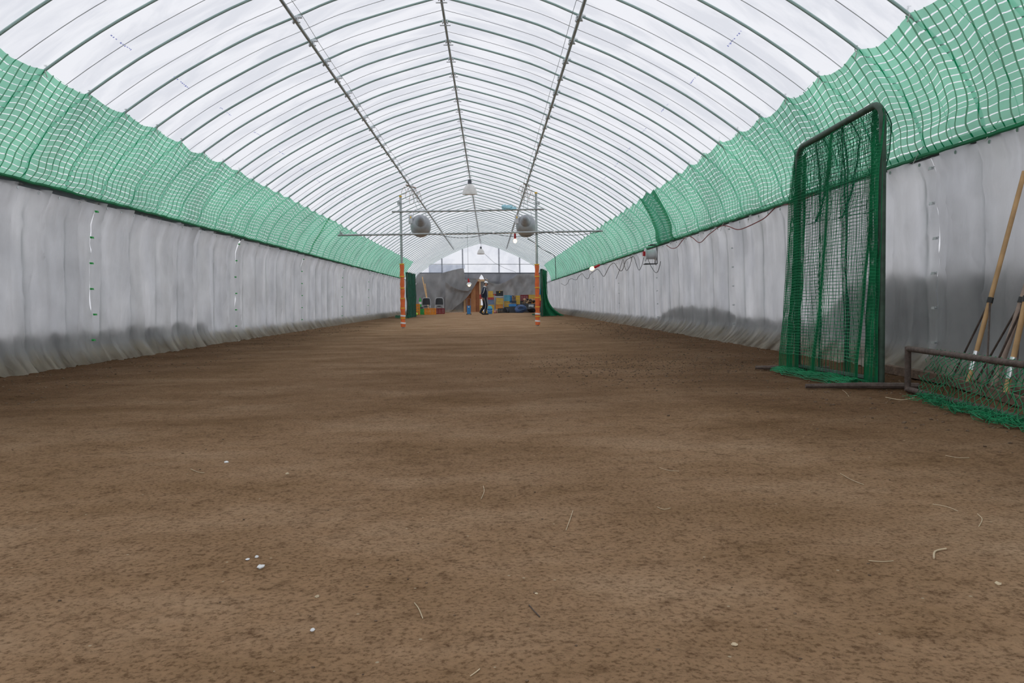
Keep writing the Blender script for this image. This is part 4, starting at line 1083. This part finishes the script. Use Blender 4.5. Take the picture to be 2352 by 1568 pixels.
# board, bags
p = at(zx(1925), 716, yb-.75)
tag(MB().box((p.x, yb-.75, .33), (.30, .03, .29)).box((p.x, yb-.73, .10), (.04, .03, .2)).build('whiteboard_sign', M_lgrey, smooth=False), 'small pale square board propped before the dark bags', 'board')
def bag(x0, x1, h, y, m, name, label, seed, slope=0.0, stripes=None):
    a = at(zx(x0), 716, y).x; c = at(zx(x1), 716, y).x; w = c-a
    t = thing(name, label, 'bag', ((a+c)/2, y, 0)); R = Matrix.Rotation(-slope, 3, 'Y')
    MB().blob(((a+c)/2, y, h/2-.01), (w*1.02, .42, h), seed, .35, 20, 14, R).build('body', m, t)
    MB().tube([((a+c)/2-w*.25, y-.19, h*.55), ((a+c)/2-w*.05, y-.25, h*.80), ((a+c)/2+w*.2, y-.20, h*.70)], .014, 6).build('carry_strap', M_black, t)
    if stripes: MB().tube([((a+c)/2+w*.5*q, y-.02-.2*math.sqrt(max(0, 1-q*q)), h*(.33+.25*q*slope*3)) for q in (-.8, -.6, -.4, -.2, 0, .2, .4, .6)], .012, 5).build('piping', M_gblue, t)
bag(1525, 1810, .46, yb-1.1, M_bluebag, 'duffel_bag', 'navy duffel bag lying on the floor before the crates', 5, .28, True)
bag(1830, 2050, .36, yb-.95, M_black, 'equipment_bag', 'black bag slumped under the pale square board', 8)
bag(1290, 1400, .22, yb-.5, M_dkgrey, 'small_pouch', 'small dark pouch beside the long black crate', 9)
# bucket
p = at(zx(910), 716, 46.6); p.z = 0
t = thing('lidded_bucket', 'blue bucket with a turquoise lid just right of the person', 'bucket', p)
MB().lathe([(.125, 0), (.13, .01), (.155, .27), (.165, .27), (.165, .30), (.15, .30)], p, None, 24).build('pail', M_blue, t)
MB().lathe([(.17, .29), (.172, .32), (.12, .34), (.115, .40), (.10, .45), (0, .46)], p, None, 24).build('lid', M_teal, t)
MB().tube([p+Vector((.165*math.cos(w), -.165*abs(math.sin(w))*.7-.06, .26-.10*abs(math.sin(w)))) for w in [PI*k/10 for k in range(11)]], .006, 5).build('wire_handle', M_clamp, t)
cr(815, 1000, 0, .37, 48.8, M_yel, 'yellow crate on the floor right behind the blue bucket', group='floor crates beside the person')
# trolley left of person
p = at(1077, 722, 44.5); p.z = 0
t = thing('ball_trolley', 'tall blue box on a small wheeled trolley before the wooden doorway', 'trolley', p)
MB().box(p+Vector((0, 0, .27)), (.20, .24, .44), taper=.85).build('blue_box', M_blue, t, smooth=False)
MB().box(p+Vector((0, -.125, .42)), (.08, .006, .05)).build('white_label', M_white, t)
MB().tube([p+Vector(q) for q in ((-.10, .13, .04), (-.10, .14, .86), (.10, .14, .86), (.10, .13, .04))], .01, 6).build('handle', M_grey, t)
MB().box(p+Vector((0, 0, .04)), (.25, .28, .02)).build('base_plate', M_black, t)
for s in (-1, 1): MB().lathe([(.0, -.015), (.035, -.015), (.035, .015), (0, .015)], p+Vector((s*.11, .10, .035)), RX, 12).build('wheel', M_black, t)

# left corner: chairs, crates, poles, net roll
def chair(px, y, label, rot=0.0, group='black padded chairs by the far tarp'):
    p = at(px, 716, y); p.z = 0; t = thing('folding_chair', label, 'chair', p, group)
    b0 = .25
    MB().lathe([(0, -.02), (.95, -.02), (1, 0), (.95, .03), (0, .035)], p+Vector((0, -.02, .44)), Matrix.Diagonal((.24, .22, 1)).to_3x3(), 20).build('seat', M_black, t)
    def bk(u, v):
        x = (u-.5)*.47*(1-.10*v*v); return p+Vector((x, .18+.05*v-.06*(1-(2*u-1)**2), .55+.395*v-(.05*(abs(2*u-1)**4))*v))
    b = MB(); b.grid(bk, 12, 8); b.grid(lambda u, v: bk(u, v)+Vector((0, .035, 0)), 12, 8); b.build('backrest', M_black, t)
    MB().tube([p+Vector(q) for q in ((-.25, .24, .46), (-.25, .23, .62), (-.225, .26, .88), (-.17, .27, .965), (.17, .27, .965), (.225, .26, .88), (.25, .23, .62), (.25, .24, .46))], .016, 8).build('back_frame', M_lgrey, t)
    for sx_ in (-1, 1):
        MB().tube([p+Vector((sx_*.24, .24, .47)), p+Vector((sx_*.25, .27, .012))], .014, 8).build('leg', M_lgrey, t)
        MB().tube([p+Vector((sx_*.24, -.20, .46)), p+Vector((sx_*.25, -.22, .012))], .014, 8).build('leg', M_lgrey, t)
    MB().tube([p+Vector((-.25, .24, .46)), p+Vector((-.24, -.2, .455)), p+Vector((.24, -.2, .455)), p+Vector((.25, .24, .46))], .014, 8).build('seat_frame', M_lgrey, t)
chair(979, 50.5, 'black padded chair on the left, behind the green crate')
chair(1009, 50.9, 'black padded chair on the right, behind the dark red crate')
def cl(x0, x1, h, y, m, label, dp=.36, z0=0, **k):
    a = at(x0, 716, y).x; c = at(x1, 716, y).x
    return crate('plastic_crate', ((a+c)/2, y, z0), (c-a, dp, h), m, label, group='plastic crates near the black chairs', **k)
cl(975.5, 1001, .36, 47.2, M_orp, 'orange crate on the floor before the two black chairs', dp=.5)
cl(962, 976, .32, 48.0, M_green, 'bright green crate left of the orange crate')
cl(999, 1021, .33, 49.6, M_dred, 'dark red crate under the right black chair')
cl(952, 964, .62, 46.6, M_orp, 'tall orange crate beside the rolled green net', dp=.25)
p = at(957, 722, 46.2); tag(MB().lathe([(0, 0), (.06, .02), (.075, .07), (.05, .12), (0, .14)], (p.x, 46.1, 0), None, 16).build('tennis_ball_bag', mat('lime', (.55, .9, .1), .6)), 'small lime green ball on the floor by the tall orange crate', 'ball')
t = thing('plastic_bottle', 'green and white bottle shape standing left of the chairs', 'bottle', (at(965.5, 716, 49.6).x, 49.6, 0)); p = Vector(t.location)
MB().box(p+Vector((0, 0, .22)), (.30, .3, .44)).build('stand', M_dkgrey, t, smooth=False)
MB().lathe([(.07, .44), (.075, .46), (.075, .82), (.03, .94), (.03, .98), (0, .98)], p, None, 16).build('body', M_green, t); MB().lathe([(.077, .60), (.077, .74)], p, None, 16).build('label_band', M_white, t)
for (a, c, lb) in (((970, 636), (980, 687), 'longer of two bamboo poles leaning on the left tarp'), ((976.5, 652), (981, 687), 'shorter bamboo pole leaning on the left tarp')):
    T = at(*a, 56.2); q = at(*c, 55.0); B = q+(q-T)*(q.z/(T.z-q.z)); B.z = .01
    tag(MB().tube([B, T], .035, 8).build('bamboo_pole', M_wood), lb, 'pole', 'bamboo poles leaning on the far tarp')

# folded screens near the gate's far side
def small_screen(F, N, h, label, m1, m2, flare=.0, dens=.05):
    t = thing('net_screen', label, 'net screen', (F+N)/2); D = N-F; out = Vector((-D.y, D.x, 0)).normalized()
    MB().tube([F+Vector((0, 0, .0)), F+Vector((0, 0, h-.1)), F+D.normalized()*.08+Vector((0, 0, h)), N-D.normalized()*.08+Vector((0, 0, h-.02)), N+Vector((0, 0, h-.12)), N], .026, 8).build('frame_pipe', M_gpipe, t)
    def fn(u, v):
        z = (h+.01)*(1-v)+.01; w = u; d = .05*math.sin(u*14)+.05*nz(u*6, v*3)+flare*v**3
        return F+D*w+out*d+Vector((0, 0, z))
    MB().grid(fn, 30, 30).grid(lambda u, v: fn(u, v)+out*.03, 30, 30).build('net_drape', m1, t)
    MB().cordnet(lambda u, v: fn(u, v)+out*-.04, 22, 60, .005).build('outer_net', m2, t)
    return t
M_gsheet = mat('dense_green_net', (.015, .17, .11), .7, var=.45, scale=5, transl=.35)
F1 = at(937, 730, 37.8); F1.z = 0; N1 = at(955, 722, 41); N1.z = 0
small_screen(F1, N1, 2.06, 'dark green net screen standing folded at the left wall beyond the gate', M_gsheet, M_gdark)
b = MB().cordnet(lambda u, v: Vector((F1.x-.55+.7*u, F1.y-.3+.3*v, .02+.10*math.sin(PI*v)+.03*nz(u*9, v*7))), 30, 12, .006); tag(b.build('net_scrap', M_gdark), 'dark green net scrap on the floor by the left wall', 'netting')
F2 = at(1246, 724, 36.6); F2.z = 0; N2 = at(1255, 718, 40.0); N2.z = 0
t2 = small_screen(F2, N2, 2.08, 'green net screen at the right wall beyond the gate with trailing net', M_gsheet, M_gnet)
def tr(u, v):
    z = 2.0*(1-v)**1.0; x = F2.x+.0+.12*u+(.25*u)*v+(.60*u+.05)*v**6
    return Vector((x, F2.y+.2+.4*u+.08*math.sin(u*12), max(.02, z*(1-.1*u)+.02+.03*nz(u*8, v*6))))
MB().cordnet(tr, 30, 70, .006).build('trailing_net', M_gnet, t2); MB().grid(lambda u, v: tr(u, .62+.38*v)+Vector((0, .05, 0)), 20, 20).build('trailing_heap', M_gsheet, t2)
b = MB().blob((at(1268, 722, 38.5).x, 38.6, .09), (.6, .5, .25), 4, .5, 16, 10); tag(b.build('rubbish_bag', M_black), 'black bag under the trailing net at the right wall', 'bag')
b = MB().cordnet(lambda u, v: Vector((at(1222, 726, 40).x+.55*u, 39.6+.4*v, .02+.05*math.sin(PI*v)+.02*nz(u*9, v*7))), 22, 10, .006); tag(b.build('net_scrap', M_gdark), 'green net scrap on the floor left of the right net screen', 'netting')

# ================================================================ PERSON
PY = 44.0; P0_ = at(1113, 720, PY); PX = P0_.x
def skin(name, pts, edges, m, parent, root=0, sub=2):
    me = bpy.data.meshes.new(name); me.from_pydata([p[:3] for p in pts], edges, [])
    me.materials.append(m); o = bpy.data.objects.new(name, me); COL.objects.link(o); o.parent = parent
    o.modifiers.new('skin', 'SKIN'); me.skin_vertices.new() if not me.skin_vertices else None
    for i, p in enumerate(pts):
        sv = me.skin_vertices[0].data[i]; rr = p[3]; sv.radius = rr if isinstance(rr, tuple) else (rr, rr); sv.use_root = (i == root)
    md = o.modifiers.new('sub', 'SUBSURF'); md.levels = sub; md.render_levels = sub
    o.modifiers['skin'].use_smooth_shade = True
    return o
t = thing('person', 'person in a white cap and navy tracksuit walking right with head bowed', 'person', (PX, PY, 0))
J = []; E = []
def j(x, y, z, r): J.append((x, y, z, r)); return len(J)-1
def chain(a, *pts):
    k = a
    for p in pts: q = j(*p); E.append((k, q)); k = q
    return k
pel = j(0, 0, .95, (.095, .08))
ch = chain(pel, (.0, 0, 1.10, (.09, .08)), (.0, 0, 1.30, (.15, .10)))
nk = chain(ch, (.025, 0, 1.43, (.075, .07)), (.055, 0, 1.49, .048), (.085, 0, 1.555, .075))
hd = chain(nk, (.108, 0, 1.62, (.108, .095)), (.10, 0, 1.71, (.085, .08)))
hands = []
for s in (-1, 1):
    f = .04*s
    wr = chain(ch, (.0, .15*s, 1.37, .042), (-.07+f, .23*s, 1.12, .040), (-.05+f*1.5, .22*s, .90, .027), (-.045+f*1.5, .22*s, .86, (.022, .038)), (-.04+f*1.5, .22*s, .82, (.018, .038)))
    bx_, bz = -.04+f*1.5, .82
    for q in range(4): chain(wr, (bx_-.028+.019*q, .22*s, bz-.035, .009), (bx_-.024+.019*q, .215*s, bz-.065-.004*(q in (1, 2)), .008), (bx_-.016+.019*q, .205*s, bz-.085-.005*(q in (1, 2)), .007))
    chain(wr-1, (bx_+.045, .21*s, bz+.01, .010), (bx_+.055, .205*s, bz-.022, .008))
# legs: near leg (y<0) planted, far leg trailing
chain(pel, (.01, -.09, .84, .070), (.10, -.10, .50, .057), (.08, -.10, .40, .056), (.02, -.10, .10, .036), (.05, -.10, .045, .034), (.15, -.10, .03, .030))
chain(pel, (-.0, .09, .84, .070), (.0, .10, .51, .057), (-.04, .10, .42, .056), (-.20, .10, .17, .036), (-.19, .10, .10, .034), (-.11, .10, .035, .030))
skin('body', J, E, M_skin, t, pel)
# face features
h0 = Vector((PX+.11, PY, 1.615))
MB().blob(h0+Vector((.088, 0, -.005)), (.045, .03, .045), 1, .1).build('nose', M_skin, t)
for s in (-1, 1):
    MB().blob(h0+Vector((.072, s*.03, .022)), (.02, .024, .014), 2, 0).build('eye', M_black, t)
    MB().blob(h0+Vector((-.008, s*.082, .0)), (.04, .022, .065), 3, .1).build('ear', M_skin, t)
MB().blob(h0+Vector((.060, 0, -.045)), (.03, .045, .012), 2, 0).build('mouth', mat('lips', (.35, .14, .11)), t)
MB().blob(h0+Vector((-.025, 0, .02)), (.17, .172, .15), 4, .06, 16, 12).build('hair', M_hair, t)
MB().lathe([(.0, .115), (.04, .112), (.08, .085), (.10, .045), (.104, .01), (.098, .005), (0, .005)], h0+Vector((-.01, 0, .055)), Matrix.Rotation(.12, 3, 'Y'), 24).build('cap_crown', M_white, t)
def brim(u, v):
    w = (u-.5)*2.4; rr = .10+.085*v*math.cos(w*.9); return h0+Vector((-.01+rr*math.cos(w), rr*math.sin(w)*.95, .062-.045*v-.01))
MB().grid(brim, 16, 5).grid(lambda u, v: brim(u, v)-Vector((0, 0, .007)), 16, 5).build('cap_brim', M_black, t)
# jacket
K = [(0, 0, .83, (.185, .175)), (0, 0, 1.05, (.17, .15)), (0, 0, 1.28, (.185, .155)), (.01, 0, 1.41, (.13, .12)), (.03, 0, 1.475, (.066, .064))]; KE = [(0, 1), (1, 2), (2, 3), (3, 4)]
for s in (-1, 1):
    f = .04*s; i = len(K)
    K += [(.0, .18*s, 1.385, .075), (-.035+f*.5, .215*s, 1.26, .066), (-.07+f, .235*s, 1.12, .060), (-.06+f*1.3, .23*s, 1.0, .052), (-.05+f*1.5, .222*s, .905, .042)]
    KE += [(2, i), (i, i+1), (i+1, i+2), (i+2, i+3), (i+3, i+4)]
skin('jacket', K, KE, M_navy, t, 2)
MB().tube([(PX+.035, PY+.0, 1.46), (PX+.045, PY, 1.51)], .073, 16).build('collar', M_white, t)
b = MB(); b.tube([(PX+.03, PY-.235, 1.40), (PX+.01, PY-.287, 1.30), (PX-.03, PY-.30, 1.18), (PX-.075, PY-.298, 1.10)], [.011, .010, .009, .007], 6); b.build('sleeve_stripe', M_white, t)
MB().box((PX+.10, PY-.125, 1.31), (.07, .02, .03)).build('chest_emblem', M_white, t)
# trousers
K = [(0, 0, 1.04, (.15, .13)), (0, 0, .92, (.165, .15))]; KE = [(0, 1)]
for pts in (((.02, -.09, .82, .108), (.10, -.10, .50, .085), (.075, -.10, .38, .082), (.02, -.10, .13, .072), (.015, -.10, .07, .07)), ((-.01, .09, .82, .108), (.0, .10, .51, .085), (-.05, .10, .38, .082), (-.19, .10, .20, .072), (-.21, .10, .15, .068))):
    i = len(K); K += list(pts); KE += [(1, i)]+[(i+k, i+k+1) for k in range(len(pts)-1)]
skin('trousers', K, KE, mat('black_trousers', (.018, .022, .035), .8, bump=.4, bscale=20), t, 0)
MB().tube([(PX-.02, PY-.195, .90), (PX+.03, PY-.205, .70), (PX+.07, PY-.190, .50), (PX+.03, PY-.185, .30), (PX-.005, PY-.175, .09)], .006, 6).build('side_stripe', M_white, t)
for (x, y, z, a) in ((.075, -.10, .045, 0.0), (-.15, .10, .085, .62)):
    R = Matrix.Rotation(a, 3, 'Y'); b = MB().blob((PX+x, PY+y, z), (.29, .11, .10), 6, .12, 14, 10, R); b.box(Vector((PX+x, PY+y, z))+R @ Vector((0, 0, -.036)), (.27, .095, .018), R); b.build('shoe', M_shoe, t)
